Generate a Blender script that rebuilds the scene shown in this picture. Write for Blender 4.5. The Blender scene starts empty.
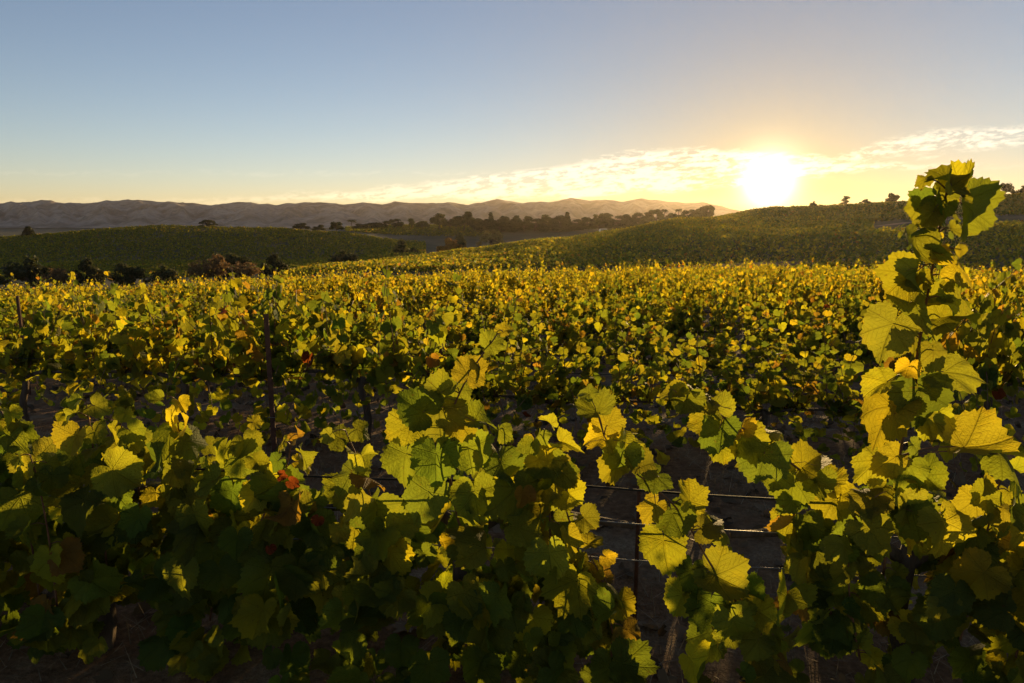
import bpy, math, random
import numpy as np
from mathutils import Vector

R = math.radians
rng = np.random.default_rng(11)
random.seed(5)
scene = bpy.context.scene
COL = scene.collection

# ------------------------------------------------------------------ camera
W, H, F = 1024, 683, 683.0
EYE = 1.75
HORIZON = 222.0
PITCH = math.atan((H / 2 - HORIZON) / F)
cam_d = bpy.data.cameras.new("camera")
cam_d.sensor_width = 36.0
cam_d.lens = 36.0 * F / W
cam_d.clip_start = 0.05
cam_d.clip_end = 40000
cam = bpy.data.objects.new("camera", cam_d)
cam.location = (0, 0, EYE)
cam.rotation_euler = (math.pi / 2 - PITCH, 0, 0)
COL.objects.link(cam)
scene.camera = cam
CP, SP = math.cos(PITCH), math.sin(PITCH)


def slope(v):
    """rise per metre of forward distance seen at picture row v"""
    b = (np.asarray(v, float) - H / 2) / F
    return (-SP - b * CP) / (CP - b * SP)


def side(u, v):
    b = (v - H / 2) / F
    return ((u - W / 2) / F) / (CP - b * SP)


def P(u, v, d):
    """the point d metres ahead that lies in the direction (u, v)"""
    return np.array([side(u, v) * d, d, EYE + slope(v) * d])


# ------------------------------------------------------------------ light
SUN_U, SUN_V = 769, 181
sx, sz = side(SUN_U, SUN_V), float(slope(SUN_V))
SUN = Vector((sx, 1.0, sz)).normalized()
SUN_EL = math.asin(SUN.z)
SUN_AZ = math.atan2(SUN.x, SUN.y)           # clockwise from +Y
sun_d = bpy.data.lights.new("sun", 'SUN')
sun_d.energy = 4.8
sun_d.angle = R(0.6)
sun_d.color = (1.0, 0.67, 0.27)
sun = bpy.data.objects.new("sun", sun_d)
sun.rotation_euler = SUN.to_track_quat('Z', 'Y').to_euler()
sun.location = (0, 0, 60)
COL.objects.link(sun)

world = bpy.data.worlds.new("World")
scene.world = world
world.use_nodes = True


class Nodes:
    def __init__(self, nt):
        self.nt = nt
        nt.nodes.clear()

    def n(self, kind, **kw):
        nd = self.nt.nodes.new(kind)
        for k, v in kw.items():
            setattr(nd, k, v)
        return nd

    def put(self, sock, v):
        if v is None:
            return
        if hasattr(v, 'is_output'):
            self.nt.links.new(v, sock)
        else:
            if hasattr(sock.default_value, '__len__') and hasattr(v, '__len__') and len(v) == 3 and len(sock.default_value) == 4:
                v = (*v, 1)
            sock.default_value = v

    def m(self, op, a, b=None, c=None, clamp=False):
        nd = self.n('ShaderNodeMath', operation=op, use_clamp=clamp)
        for i, x in enumerate((a, b, c)):
            self.put(nd.inputs[i], x)
        return nd.outputs[0]

    def vm(self, op, a, b=None):
        nd = self.n('ShaderNodeVectorMath', operation=op)
        self.put(nd.inputs[0], a)
        if b is not None:
            self.put(nd.inputs[1], b)
        return nd.outputs['Value'] if op in ('DOT_PRODUCT', 'LENGTH', 'DISTANCE') else nd.outputs[0]

    def mix(self, f, a, b, mode='MIX', clamp=True):
        nd = self.n('ShaderNodeMix', data_type='RGBA', blend_type=mode)
        nd.clamp_factor = clamp
        self.put(nd.inputs[0], f)
        self.put(nd.inputs[6], a)
        self.put(nd.inputs[7], b)
        return nd.outputs[2]

    def noise(self, vec, scale, detail=4, rough=0.55, w=None):
        nd = self.n('ShaderNodeTexNoise')
        self.put(nd.inputs['Vector'], vec)
        nd.inputs['Scale'].default_value = scale
        nd.inputs['Detail'].default_value = detail
        nd.inputs['Roughness'].default_value = rough
        return nd.outputs['Fac']

    def ramp(self, f, stops, interp='LINEAR'):
        nd = self.n('ShaderNodeValToRGB')
        cr = nd.color_ramp
        cr.interpolation = interp
        while len(cr.elements) < len(stops):
            cr.elements.new(0.5)
        for e, (p, c) in zip(cr.elements, stops):
            e.position = p
            e.color = (*c, 1) if len(c) == 3 else c
        self.put(nd.inputs[0], f)
        return nd.outputs[0]

    def step(self, x, lo, hi):
        nd = self.n('ShaderNodeMapRange', interpolation_type='SMOOTHSTEP')
        self.put(nd.inputs[0], x)
        self.put(nd.inputs[1], lo)
        self.put(nd.inputs[2], hi)
        return nd.outputs[0]

    def curve(self, x, pts, x0, x1):
        """piecewise smooth height over x, for x in x0..x1"""
        nd = self.n('ShaderNodeFloatCurve')
        cv = nd.mapping.curves[0]
        pts = [((px - x0) / (x1 - x0), py) for px, py in pts]
        while len(cv.points) < len(pts):
            cv.points.new(0.5, 0.5)
        for p, q in zip(cv.points, pts):
            p.location = q
        nd.mapping.update()
        t = self.m('DIVIDE', self.m('SUBTRACT', x, x0), x1 - x0, clamp=True)
        self.put(nd.inputs[1], t)
        return nd.outputs[0]


SKY_STRENGTH = 0.11
g = Nodes(world.node_tree)
sky = g.n('ShaderNodeTexSky', sky_type='NISHITA', sun_disc=False)
sky.sun_elevation = SUN_EL
sky.sun_rotation = SUN_AZ
sky.altitude = 100
sky.air_density = 0.75
sky.dust_density = 0.0
sky.ozone_density = 0.9
tc = g.n('ShaderNodeTexCoord')
dirv = g.vm('NORMALIZE', tc.outputs['Generated'])
sp = g.n('ShaderNodeSeparateXYZ')
g.put(sp.inputs[0], dirv)
X, Y, Z = sp.outputs
Yc = g.m('MAXIMUM', Y, 0.05)
p_ = g.m('DIVIDE', X, Yc)
q_ = g.m('DIVIDE', Z, Yc)
# --- aureole round the low sun
dot = g.vm('DOT_PRODUCT', dirv, tuple(SUN))
ang = g.m('ARCCOSINE', g.m('MINIMUM', dot, 0.9999999))
glow = None
for amp, sig, colr in ((9.0, 0.0112, (1.0, 0.92, 0.66)), (0.30, 0.055, (1.0, 0.62, 0.16)), (0.085, 0.34, (1.0, 0.56, 0.26))):
    e = g.m('MULTIPLY', g.m('EXPONENT', g.m('MULTIPLY', ang, -1.0 / sig)), amp)
    c = g.mix(1.0, (0, 0, 0), colr, 'MIX')
    c = g.vm('SCALE', c)
    c.node.inputs['Scale'].default_value = 1
    g.put(c.node.inputs['Scale'], e)
    glow = c if glow is None else g.vm('ADD', glow, c)
# --- two bands of thin cloud
comb = g.n('ShaderNodeCombineXYZ')
g.put(comb.inputs[0], p_)
g.put(comb.inputs[1], g.m('MULTIPLY', q_, 3.2))
warp = g.noise(comb.outputs[0], 9.0, 3)
comb2 = g.n('ShaderNodeCombineXYZ')
g.put(comb2.inputs[0], g.m('ADD', p_, g.m('MULTIPLY', warp, 0.05)))
g.put(comb2.inputs[1], g.m('MULTIPLY', g.m('SUBTRACT', q_, g.m('MULTIPLY', p_, 0.08)), 3.4))
comb2.inputs[2].default_value = 3.7
fine = g.noise(comb2.outputs[0], 62.0, 5, 0.6)
big = g.noise(comb2.outputs[0], 13.0, 4, 0.6)
cl = g.m('ADD', g.m('MULTIPLY', fine, 0.68), g.m('MULTIPLY', big, 0.34))
wob = g.m('MULTIPLY', g.m('SUBTRACT', big, 0.5), 0.030)
qw = g.m('ADD', q_, wob)
lo1 = g.curve(p_, [(-0.5, 0.030), (-0.26, 0.031), (0.05, 0.036), (0.30, 0.050), (0.42, 0.062), (0.55, 0.075), (0.9, 0.075)], -0.5, 0.9)
hi1 = g.curve(p_, [(-0.5, 0.030), (-0.26, 0.040), (0.0, 0.070), (0.22, 0.100), (0.30, 0.102), (0.40, 0.092), (0.52, 0.082), (0.9, 0.074)], -0.5, 0.9)
lo2 = g.curve(p_, [(0.3, 0.070), (0.46, 0.086), (0.60, 0.095), (0.75, 0.112), (1.2, 0.16)], 0.3, 1.2)
hi2 = g.curve(p_, [(0.3, 0.068), (0.46, 0.090), (0.56, 0.122), (0.75, 0.138), (1.2, 0.21)], 0.3, 1.2)


def band(lo, hi, soft, th0, th1):
    a = g.step(qw, g.m('SUBTRACT', lo, soft), g.m('ADD', lo, soft))
    b = g.m('SUBTRACT', 1.0, g.step(qw, g.m('SUBTRACT', hi, soft), g.m('ADD', hi, soft)))
    return g.m('MULTIPLY', g.m('MULTIPLY', a, b), g.step(cl, th0, th1))


cm = g.m('MAXIMUM', band(lo1, hi1, 0.006, 0.42, 0.56), g.m('MULTIPLY', band(lo2, hi2, 0.006, 0.44, 0.62), 0.9))
cm = g.m('MULTIPLY', cm, g.step(Y, 0.1, 0.3))
near = g.m('EXPONENT', g.m('MULTIPLY', ang, -1.0 / 0.32))
ccol = g.mix(near, (0.27, 0.21, 0.15), (0.62, 0.50, 0.36))
skyc = g.vm('SCALE', sky.outputs[0])
skyc.node.inputs['Scale'].default_value = SKY_STRENGTH
# the low sun reddens the dusty air round it, the far side of the sky stays blue
red = g.m('EXPONENT', g.m('MULTIPLY', ang, -1.0 / 0.40))
low_air = g.m('EXPONENT', g.m('MULTIPLY', g.m('MAXIMUM', Z, 0.0), -1.0 / 0.11))
red = g.m('MULTIPLY', red, g.m('ADD', 0.62, g.m('MULTIPLY', low_air, 0.38)))
skyc = g.vm('MULTIPLY', skyc, g.mix(red, g.mix(g.m('POWER', low_air, 2.0), (1.02, 0.99, 1.18), (0.80, 0.75, 1.12)), (0.29, 0.15, 0.0)))
base = g.vm('ADD', skyc, glow)
thick = g.vm('SCALE', base)
thick.node.inputs['Scale'].default_value = 0.85
fin = g.mix(g.m('MULTIPLY', cm, 0.85), base, g.vm('ADD', thick, ccol), clamp=False)
bg = g.n('ShaderNodeBackground')
g.put(bg.inputs[0], fin)
bg.inputs[1].default_value = 1.0
wo = g.n('ShaderNodeOutputWorld')
g.nt.links.new(bg.outputs[0], wo.inputs[0])

vs = scene.view_settings
vs.view_transform = 'Standard'
vs.look = 'None'
vs.gamma = 1
vs.use_curve_mapping = False
vs.exposure = 0.8
cy = scene.cycles
cy.use_denoising = True
cy.max_bounces = 7
cy.diffuse_bounces = 3
cy.glossy_bounces = 2
cy.transmission_bounces = 4
cy.transparent_max_bounces = 6
cy.volume_bounces = 0
cy.caustics_reflective = False
cy.caustics_refractive = False
cy.sample_clamp_indirect = 4


# ------------------------------------------------------------------ materials
def material(name):
    m = bpy.data.materials.new(name)
    m.use_nodes = True
    return m, Nodes(m.node_tree)


def finish(k, shader, disp=None):
    o = k.n('ShaderNodeOutputMaterial')
    k.nt.links.new(shader, o.inputs[0])


def bump(k, height, strength, dist=0.01):
    b = k.n('ShaderNodeBump')
    b.inputs['Strength'].default_value = strength
    b.inputs['Distance'].default_value = dist
    k.put(b.inputs['Height'], height)
    return b.outputs[0]


def plain(name, stops, scale, rough=0.8, bstr=0.4, bscale=None, spec=0.3, metal=0.0, stretch=None):
    m, k = material(name)
    t = k.n('ShaderNodeTexCoord')
    v = t.outputs['Object']
    if stretch:
        v = k.vm('MULTIPLY', v, stretch)
    f = k.noise(v, scale, 6, 0.6)
    c = k.ramp(f, stops)
    p = k.n('ShaderNodeBsdfPrincipled')
    k.put(p.inputs['Base Color'], c)
    p.inputs['Roughness'].default_value = rough
    p.inputs['Specular IOR Level'].default_value = spec
    p.inputs['Metallic'].default_value = metal
    k.put(p.inputs['Normal'], bump(k, k.noise(v, bscale or scale * 3, 6, 0.65), bstr))
    finish(k, p.outputs[0])
    return m


def leaf_material(name, gain, veins=False, rough=0.62, spec=0.09, fac=0.5):
    m, k = material(name)
    at = k.n('ShaderNodeAttribute', attribute_name='tint')
    col = at.outputs['Color']
    nrm = None
    geo = k.n('ShaderNodeNewGeometry')
    if veins:
        uv = k.n('ShaderNodeUVMap', uv_map='leaf')
        s = k.n('ShaderNodeSeparateXYZ')
        k.put(s.inputs[0], uv.outputs[0])
        x, y = s.outputs[0], s.outputs[1]
        ax = k.m('ABSOLUTE', x)
        rr = k.m('SQRT', k.m('ADD', k.m('MULTIPLY', x, x), k.m('MULTIPLY', y, y)))
        v = None
        for a, w in ((0, 0.022), (47, 0.018), (98, 0.016)):
            ca, sa = math.cos(R(a)), math.sin(R(a))
            perp = k.m('ABSOLUTE', k.m('SUBTRACT', k.m('MULTIPLY', ax, ca), k.m('MULTIPLY', y, sa)))
            along = k.m('ADD', k.m('MULTIPLY', ax, sa), k.m('MULTIPLY', y, ca))
            t = k.m('SUBTRACT', 1.0, k.step(perp, w * 0.4, w * 1.6))
            t = k.m('MULTIPLY', t, k.step(along, 0.0, 0.02))
            # side veins branching off each main one
            saw = k.m('FRACT', k.m('SUBTRACT', k.m('MULTIPLY', along, 7.0), k.m('MULTIPLY', perp, 6.0)))
            near_ = k.m('SUBTRACT', 1.0, k.step(perp, 0.10, 0.30))
            sv = k.m('MULTIPLY', k.m('SUBTRACT', 1.0, k.step(k.m('ABSOLUTE', k.m('SUBTRACT', saw, 0.5)), 0.03, 0.10)), near_)
            t = k.m('MAXIMUM', t, k.m('MULTIPLY', sv, 0.45))
            v = t if v is None else k.m('MAXIMUM', v, t)
        obn = k.n('ShaderNodeTexCoord').outputs['Object']
        blot = k.noise(obn, 55, 5, 0.7)
        blot2 = k.noise(obn, 16, 3, 0.6)
        # yellowing between the veins, brown rim and specks: marks of the leaf itself
        col = k.mix(k.m('MULTIPLY', k.step(blot2, 0.50, 0.75), 0.45), col, k.mix(1.0, col, (1.5, 1.3, 0.8), 'MULTIPLY'))
        rim = k.m('MULTIPLY', k.step(k.m('ADD', rr, k.m('MULTIPLY', k.m('SUBTRACT', blot2, 0.5), 0.9)), 0.90, 1.15), 0.40)
        col = k.mix(rim, col, (0.10, 0.058, 0.018))
        col = k.mix(k.m('MULTIPLY', k.step(blot, 0.62, 0.72), 0.75), col, (0.07, 0.035, 0.014))
        vein_t = v
        hgt = k.m('SUBTRACT', k.m('ADD', k.m('MULTIPLY', blot, 0.5), k.noise(obn, 130, 3)), k.m('MULTIPLY', v, 0.9))
        nrm = bump(k, hgt, 0.8, 0.006)
        tcol = k.mix(k.m('MULTIPLY', v, 0.35), k.mix(1.0, col, gain, 'MULTIPLY', ), k.mix(1.0, col, (gain[0] * 0.55, gain[1] * 0.5, gain[2] * 0.5), 'MULTIPLY'))
        dcol = k.mix(k.m('MULTIPLY', v, 0.35), col, k.mix(1.0, col, (1.7, 1.6, 1.3), 'MULTIPLY'))
    else:
        dcol = col
        tcol = k.mix(1.0, col, gain, 'MULTIPLY')
    # the underside of a leaf is paler and duller
    under = k.mix(1.0, dcol, (1.15, 1.2, 1.45), 'MULTIPLY')
    dcol = k.mix(geo.outputs['Backfacing'], dcol, under)
    p = k.n('ShaderNodeBsdfPrincipled')
    k.put(p.inputs['Base Color'], dcol)
    p.inputs['Roughness'].default_value = rough
    p.inputs['Specular IOR Level'].default_value = spec
    tr = k.n('ShaderNodeBsdfTranslucent')
    k.put(tr.inputs[0], tcol)
    if nrm is not None:
        k.put(p.inputs['Normal'], nrm)
        k.put(tr.inputs['Normal'], nrm)
    mx = k.n('ShaderNodeMixShader')
    mx.inputs[0].default_value = fac
    k.nt.links.new(p.outputs[0], mx.inputs[1])
    k.nt.links.new(tr.outputs[0], mx.inputs[2])
    finish(k, mx.outputs[0])
    return m


M_LEAF = leaf_material('vine_leaf', (3.4, 3.1, 1.0), veins=True, fac=0.55)
M_LEAF_FAR = leaf_material('vine_leaf_distant', (3.8, 2.95, 0.85), fac=0.62)
M_HILL_LEAF = leaf_material('hill_vine_leaf', (3.4, 2.7, 1.0), fac=0.5, spec=0.15)
M_TREE_LEAF = leaf_material('tree_leaf', (2.0, 1.6, 1.0), fac=0.35, spec=0.15)
M_BARK = plain('vine_bark', [(0.3, (0.055, 0.036, 0.024)), (0.7, (0.13, 0.09, 0.06))], 30, 0.9, 0.9, stretch=(1, 1, 0.25))
M_CANE = plain('cane_skin', [(0.3, (0.10, 0.040, 0.022)), (0.7, (0.21, 0.10, 0.045))], 40, 0.55, 0.2)
M_TREE_BARK = plain('tree_bark', [(0.3, (0.05, 0.04, 0.03)), (0.7, (0.12, 0.095, 0.07))], 3, 0.9, 0.6)
M_RUST = plain('rusty_steel', [(0.3, (0.055, 0.022, 0.012)), (0.7, (0.15, 0.060, 0.028))], 22, 0.75, 0.5, metal=0.2)
M_WIRE = plain('galvanised_wire', [(0.3, (0.16, 0.15, 0.14)), (0.7, (0.26, 0.24, 0.22))], 15, 0.55, 0.1, metal=0.7)
M_HOSE = plain('black_wire', [(0.3, (0.018, 0.017, 0.016)), (0.7, (0.04, 0.036, 0.032))], 15, 0.7, 0.1, spec=0.1)
M_ROAD = plain('packed_dirt', [(0.3, (0.16, 0.11, 0.07)), (0.7, (0.26, 0.19, 0.125))], 0.4, 0.95, 0.3)
M_WHITE = plain('white_paint', [(0.3, (0.70, 0.70, 0.68)), (0.7, (0.80, 0.80, 0.78))], 2, 0.35, 0.02, spec=0.5)
M_GLASS = plain('dark_glass', [(0.3, (0.02, 0.025, 0.03)), (0.7, (0.03, 0.035, 0.04))], 2, 0.1, 0.02, spec=0.6)
M_TYRE = plain('tyre_rubber', [(0.3, (0.02, 0.02, 0.02)), (0.7, (0.035, 0.035, 0.035))], 5, 0.85, 0.1)
M_STRAW = leaf_material('dry_straw', (1.0, 1.0, 0.9), fac=0.25, spec=0.1)


def ground_material():
    m, k = material('soil')
    t = k.n('ShaderNodeTexCoord').outputs['Object']
    big = k.noise(t, 0.02, 5, 0.6)
    mid = k.noise(t, 1.6, 6, 0.6)
    fine = k.noise(t, 22, 8, 0.7)
    soil = k.ramp(fine, [(0.30, (0.085, 0.042, 0.018)), (0.55, (0.20, 0.105, 0.048)), (0.75, (0.33, 0.19, 0.095))])
    straw = k.ramp(k.noise(k.vm('MULTIPLY', t, (1, 1, 1)), 60, 6, 0.75), [(0.4, (0.17, 0.115, 0.065)), (0.6, (0.36, 0.27, 0.16))])
    c = k.mix(k.m('MULTIPLY', k.step(mid, 0.45, 0.66), 0.7), soil, straw)
    s = k.n('ShaderNodeSeparateXYZ')
    k.put(s.inputs[0], t)
    far = k.step(s.outputs[1], 60.0, 110.0)
    hill = k.ramp(big, [(0.35, (0.060, 0.062, 0.026)), (0.52, (0.105, 0.092, 0.045)), (0.70, (0.175, 0.135, 0.085))])
    hill = k.mix(k.m('MULTIPLY', k.noise(t, 0.3, 6, 0.7), 0.6), hill, k.mix(1.0, hill, (0.6, 0.62, 0.6), 'MULTIPLY'))
    c = k.mix(far, c, hill)
    p = k.n('ShaderNodeBsdfPrincipled')
    k.put(p.inputs['Base Color'], c)
    p.inputs['Roughness'].default_value = 0.95
    p.inputs['Specular IOR Level'].default_value = 0.15
    hh = k.m('ADD', k.m('MULTIPLY', k.noise(t, 7, 6, 0.65), 1.6), k.m('MULTIPLY', fine, 0.6))
    k.put(p.inputs['Normal'], bump(k, hh, 0.9, 0.05))
    finish(k, p.outputs[0])
    return m


def mountain_material():
    m, k = material('dry_mountain_slope')
    t = k.n('ShaderNodeTexCoord').outputs['Object']
    a = k.noise(t, 0.008, 6, 0.62)
    b = k.noise(t, 0.04, 6, 0.7)
    c = k.ramp(a, [(0.38, (0.17, 0.135, 0.105)), (0.52, (0.31, 0.245, 0.195)), (0.68, (0.40, 0.32, 0.25))])
    c = k.mix(k.m('MULTIPLY', k.step(b, 0.5, 0.62), 0.45), c, (0.10, 0.085, 0.055))
    p = k.n('ShaderNodeBsdfPrincipled')
    k.put(p.inputs['Base Color'], c)
    p.inputs['Roughness'].default_value = 0.95
    p.inputs['Specular IOR Level'].default_value = 0.1
    finish(k, p.outputs[0])
    return m


M_GROUND = ground_material()
M_MOUNT = mountain_material()


# ------------------------------------------------------------------ mesh helpers
def build(name, verts, faces, mat, parent=None, uv=None, tint=None, smooth=True):
    """faces: list of index arrays, each (n,3) or (n,4)"""
    me = bpy.data.meshes.new(name)
    verts = np.asarray(verts, np.float32).reshape(-1, 3)
    me.vertices.add(len(verts))
    me.vertices.foreach_set('co', verts.ravel())
    if not isinstance(faces, list):
        faces = [faces]
    faces = [np.asarray(f, np.int32) for f in faces if len(f)]
    idx = np.concatenate([f.ravel() for f in faces])
    size = np.concatenate([np.full(len(f), f.shape[1], np.int32) for f in faces])
    start = np.concatenate([[0], np.cumsum(size)[:-1]]).astype(np.int32)
    me.loops.add(len(idx))
    me.loops.foreach_set('vertex_index', idx)
    me.polygons.add(len(size))
    me.polygons.foreach_set('loop_start', start)
    me.polygons.foreach_set('loop_total', size)
    me.polygons.foreach_set('use_smooth', np.full(len(size), smooth))
    if uv is not None:
        l = me.uv_layers.new(name='leaf')
        l.data.foreach_set('uv', np.asarray(uv, np.float32)[idx].ravel())
    if tint is not None:
        a = me.attributes.new('tint', 'FLOAT_COLOR', 'POINT')
        t4 = np.ones((len(verts), 4), np.float32)
        t4[:, :3] = tint
        a.data.foreach_set('color', t4.ravel())
    me.update(calc_edges=True)
    me.validate()
    me.materials.append(mat)
    o = bpy.data.objects.new(name, me)
    COL.objects.link(o)
    if parent is not None:
        o.parent = parent
    return o


def tag(o, label=None, cat=None, group=None, kind=None):
    for k, v in (('label', label), ('category', cat), ('group', group), ('kind', kind)):
        if v:
            o[k] = v
    return o


def empty(name, loc, rz=0.0, label=None, cat=None, group=None):
    o = bpy.data.objects.new(name, None)
    o.empty_display_size = 0.2
    o.location = loc
    o.rotation_euler = (0, 0, rz)
    COL.objects.link(o)
    return tag(o, label, cat, group)


def copy_thing(root, loc, rz, sc=(1, 1, 1)):
    r = root.copy()
    COL.objects.link(r)
    r.location = loc
    r.rotation_euler = (0, 0, rz)
    r.scale = sc
    for ch in list(root.children):
        c = ch.copy()
        COL.objects.link(c)
        c.parent = r
        for gch in list(ch.children):
            d = gch.copy()
            COL.objects.link(d)
            d.parent = c
    return r


class Tubes:
    def __init__(self):
        self.v, self.f, self.n = [], [], 0

    def add(self, pts, rad, sides=6):
        pts = np.asarray(pts, float)
        rad = np.broadcast_to(np.asarray(rad, float), (len(pts),))
        tg = np.gradient(pts, axis=0)
        tg /= np.linalg.norm(tg, axis=1)[:, None] + 1e-9
        ref = np.array([0.31, 0.17, 0.93]) if abs(tg[0, 2]) < 0.8 else np.array([0.93, 0.2, 0.1])
        a = np.cross(tg, ref)
        a /= np.linalg.norm(a, axis=1)[:, None] + 1e-9
        b = np.cross(tg, a)
        th = np.linspace(0, 2 * np.pi, sides, endpoint=False)
        ring = pts[:, None, :] + rad[:, None, None] * (a[:, None, :] * np.cos(th)[None, :, None] + b[:, None, :] * np.sin(th)[None, :, None])
        n = len(pts)
        i, j = np.meshgrid(np.arange(n - 1), np.arange(sides), indexing='ij')
        j2 = (j + 1) % sides
        q = np.stack([i * sides + j, i * sides + j2, (i + 1) * sides + j2, (i + 1) * sides + j], -1).reshape(-1, 4)
        self.v.append(ring.reshape(-1, 3))
        self.f.append(q + self.n)
        base = self.n
        self.n += n * sides
        caps = []
        if sides == 4:
            caps = [[base, base + 3, base + 2, base + 1], [base + (n - 1) * 4 + c for c in range(4)]]
        elif sides > 4:
            for c in range(1, sides - 1, 2):
                d = min(c + 2, sides - 1)
                e = base + (n - 1) * sides
                caps.append([base, base + d, base + c + 1 if d != c + 1 else base + c, base + c])
                caps.append([e, e + c, e + c + 1, e + d])
        if caps:
            caps = [c for c in caps if len(set(c)) == 4]
            if caps:
                self.f.append(np.array(caps))
        return self

    def build(self, name, mat, parent=None):
        return build(name, np.concatenate(self.v), [np.concatenate(self.f)], mat, parent)


def spline(pts, n):
    """a smooth curve through a few points"""
    pts = np.asarray(pts, float)
    k = len(pts)
    if k == 2:
        t = np.linspace(0, 1, n)[:, None]
        return pts[0] * (1 - t) + pts[1] * t
    e = np.vstack([2 * pts[0] - pts[1], pts, 2 * pts[-1] - pts[-2]])
    out = []
    for t in np.linspace(0, k - 1, n):
        i = min(int(t), k - 2)
        s = t - i
        p0, p1, p2, p3 = e[i:i + 4]
        out.append(0.5 * (2 * p1 + (p2 - p0) * s + (2 * p0 - 5 * p1 + 4 * p2 - p3) * s * s + (3 * p1 - p0 - 3 * p2 + p3) * s ** 3))
    return np.array(out)


# --- a vine leaf: five shallow lobes, toothed rim, tip towards +y, stalk joint at the origin
LOBES = [(0, 1.0), (12, 0.95), (24, 0.86), (38, 0.92), (48, 0.95), (60, 0.90), (75, 0.81), (90, 0.83), (103, 0.82), (128, 0.72), (150, 0.62), (166, 0.42), (180, 0.10)]


def leaf_template(n, rings, teeth):
    th = np.linspace(-180, 180, n, endpoint=False)
    r = np.interp(np.abs(th), [a for a, _ in LOBES], [b for _, b in LOBES])
    if teeth:
        r = r * (1 + 0.042 * np.where(np.arange(n) % 2 == 0, 1, -1) * (np.abs(th) < 172) * (0.7 + 0.6 * np.sin(np.arange(n) * 1.7) ** 2))
    x, y = r * np.sin(np.radians(th)) * 0.95, r * np.cos(np.radians(th))
    vx, vy, tri = [np.zeros(1)], [np.zeros(1)], []
    for q in range(1, rings + 1):
        vx.append(x * q / rings)
        vy.append(y * q / rings)
    i = np.arange(n)
    j = (i + 1) % n
    tri.append(np.stack([np.zeros(n, int), 1 + j, 1 + i], 1))
    for q in range(1, rings):
        a, b = 1 + (q - 1) * n, 1 + q * n
        tri.append(np.stack([a + i, a + j, b + j], 1))
        tri.append(np.stack([a + i, b + j, b + i], 1))
    return np.concatenate(vx), np.concatenate(vy), np.concatenate(tri)


T_HERO = leaf_template(60, 4, True)
T_MID = leaf_template(22, 2, True)
T_FAR = leaf_template(10, 1, False)
T_CLUMP = leaf_template(6, 1, False)


def unit(a):
    return a / (np.linalg.norm(a, axis=-1, keepdims=True) + 1e-9)


def leaf_cloud(pos, axis, nrm, size, tint, tmpl, r, curl=1.0):
    """pos = stalk joint, axis = towards the tip, nrm = upper side, size = length; arrays of N leaves"""
    tx, ty, tri = tmpl
    n = len(pos)
    nrm = unit(nrm)
    axis = unit(axis - nrm * np.sum(axis * nrm, 1, keepdims=True))
    ex = np.cross(axis, nrm)
    fold = r.normal(0.16, 0.26, n) * curl
    droop = r.normal(-0.26, 0.28, n) * curl
    wave = r.normal(0, 0.17, n) * curl
    ph = r.uniform(0, 6.28, n)
    cup = r.normal(0, 0.15, n) * curl
    rr = np.sqrt(tx ** 2 + ty ** 2)
    th = np.arctan2(tx, ty)
    z = (fold[:, None] * np.abs(tx)[None] + droop[:, None] * (np.maximum(ty, 0) ** 2)[None] + cup[:, None] * (rr ** 2)[None]
         + wave[:, None] * np.sin(3 * th[None] + ph[:, None]) * (rr ** 2)[None]
         + 0.06 * curl * np.sin(9 * th[None] + 2 * ph[:, None]) * (rr ** 3)[None])
    asp = 1 + r.normal(0, 0.10, n)
    edge = rr ** 1.5
    tx = tx[None] * (1 + edge[None] * (.07 * np.sin(2 * th[None] + r.uniform(0, 6.3, (n, 1))) + .07 * np.sin(5 * th[None] + r.uniform(0, 6.3, (n, 1))) + .04 * np.sin(12 * th[None] + r.uniform(0, 6.3, (n, 1)))))
    ty = ty[None] * (1 + edge[None] * (.08 * np.sin(3 * th[None] + r.uniform(0, 6.3, (n, 1))) + .06 * np.sin(7 * th[None] + r.uniform(0, 6.3, (n, 1)))))
    v = (pos[:, None] + size[:, None, None] * (ex[:, None] * (tx * asp[:, None])[..., None] + axis[:, None] * ty[..., None] + nrm[:, None] * z[..., None]))
    tx, ty = tmpl[0], tmpl[1]
    k = len(tx)
    f = tri[None] + (np.arange(n) * k)[:, None, None]
    uv = np.broadcast_to(np.stack([tx, ty], 1)[None], (n, k, 2)).reshape(-1, 2)
    return v.reshape(-1, 3), f.reshape(-1, 3), uv, np.repeat(tint, k, axis=0)


class Foliage:
    def __init__(self, tmpl, seed):
        self.t, self.r, self.parts, self.n = tmpl, np.random.default_rng(seed), [], 0

    def add(self, pos, axis, nrm, size, tint, curl=1.0):
        v, f, uv, t = leaf_cloud(np.asarray(pos, float).reshape(-1, 3), np.asarray(axis, float).reshape(-1, 3), np.asarray(nrm, float).reshape(-1, 3),
                                 np.atleast_1d(np.asarray(size, float)), np.asarray(tint, float).reshape(-1, 3), self.t, self.r, curl)
        self.parts.append((v, f + self.n, uv, t))
        self.n += len(v)

    def build(self, name, mat, parent=None, uv=True):
        if not self.parts:
            return None
        v, f, u, t = (np.concatenate([p[i] for p in self.parts]) for i in range(4))
        return build(name, v, f, mat, parent, u if uv else None, t)


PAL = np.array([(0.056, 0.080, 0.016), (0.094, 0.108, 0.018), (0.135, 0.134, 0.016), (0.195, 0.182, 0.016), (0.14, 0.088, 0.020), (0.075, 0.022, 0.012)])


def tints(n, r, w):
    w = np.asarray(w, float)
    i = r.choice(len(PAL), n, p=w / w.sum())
    return PAL[i] * (1 + r.normal(0, 0.14, (n, 1))).clip(0.6, 1.5) * (1 + r.normal(0, 0.05, (n, 3)))


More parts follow.
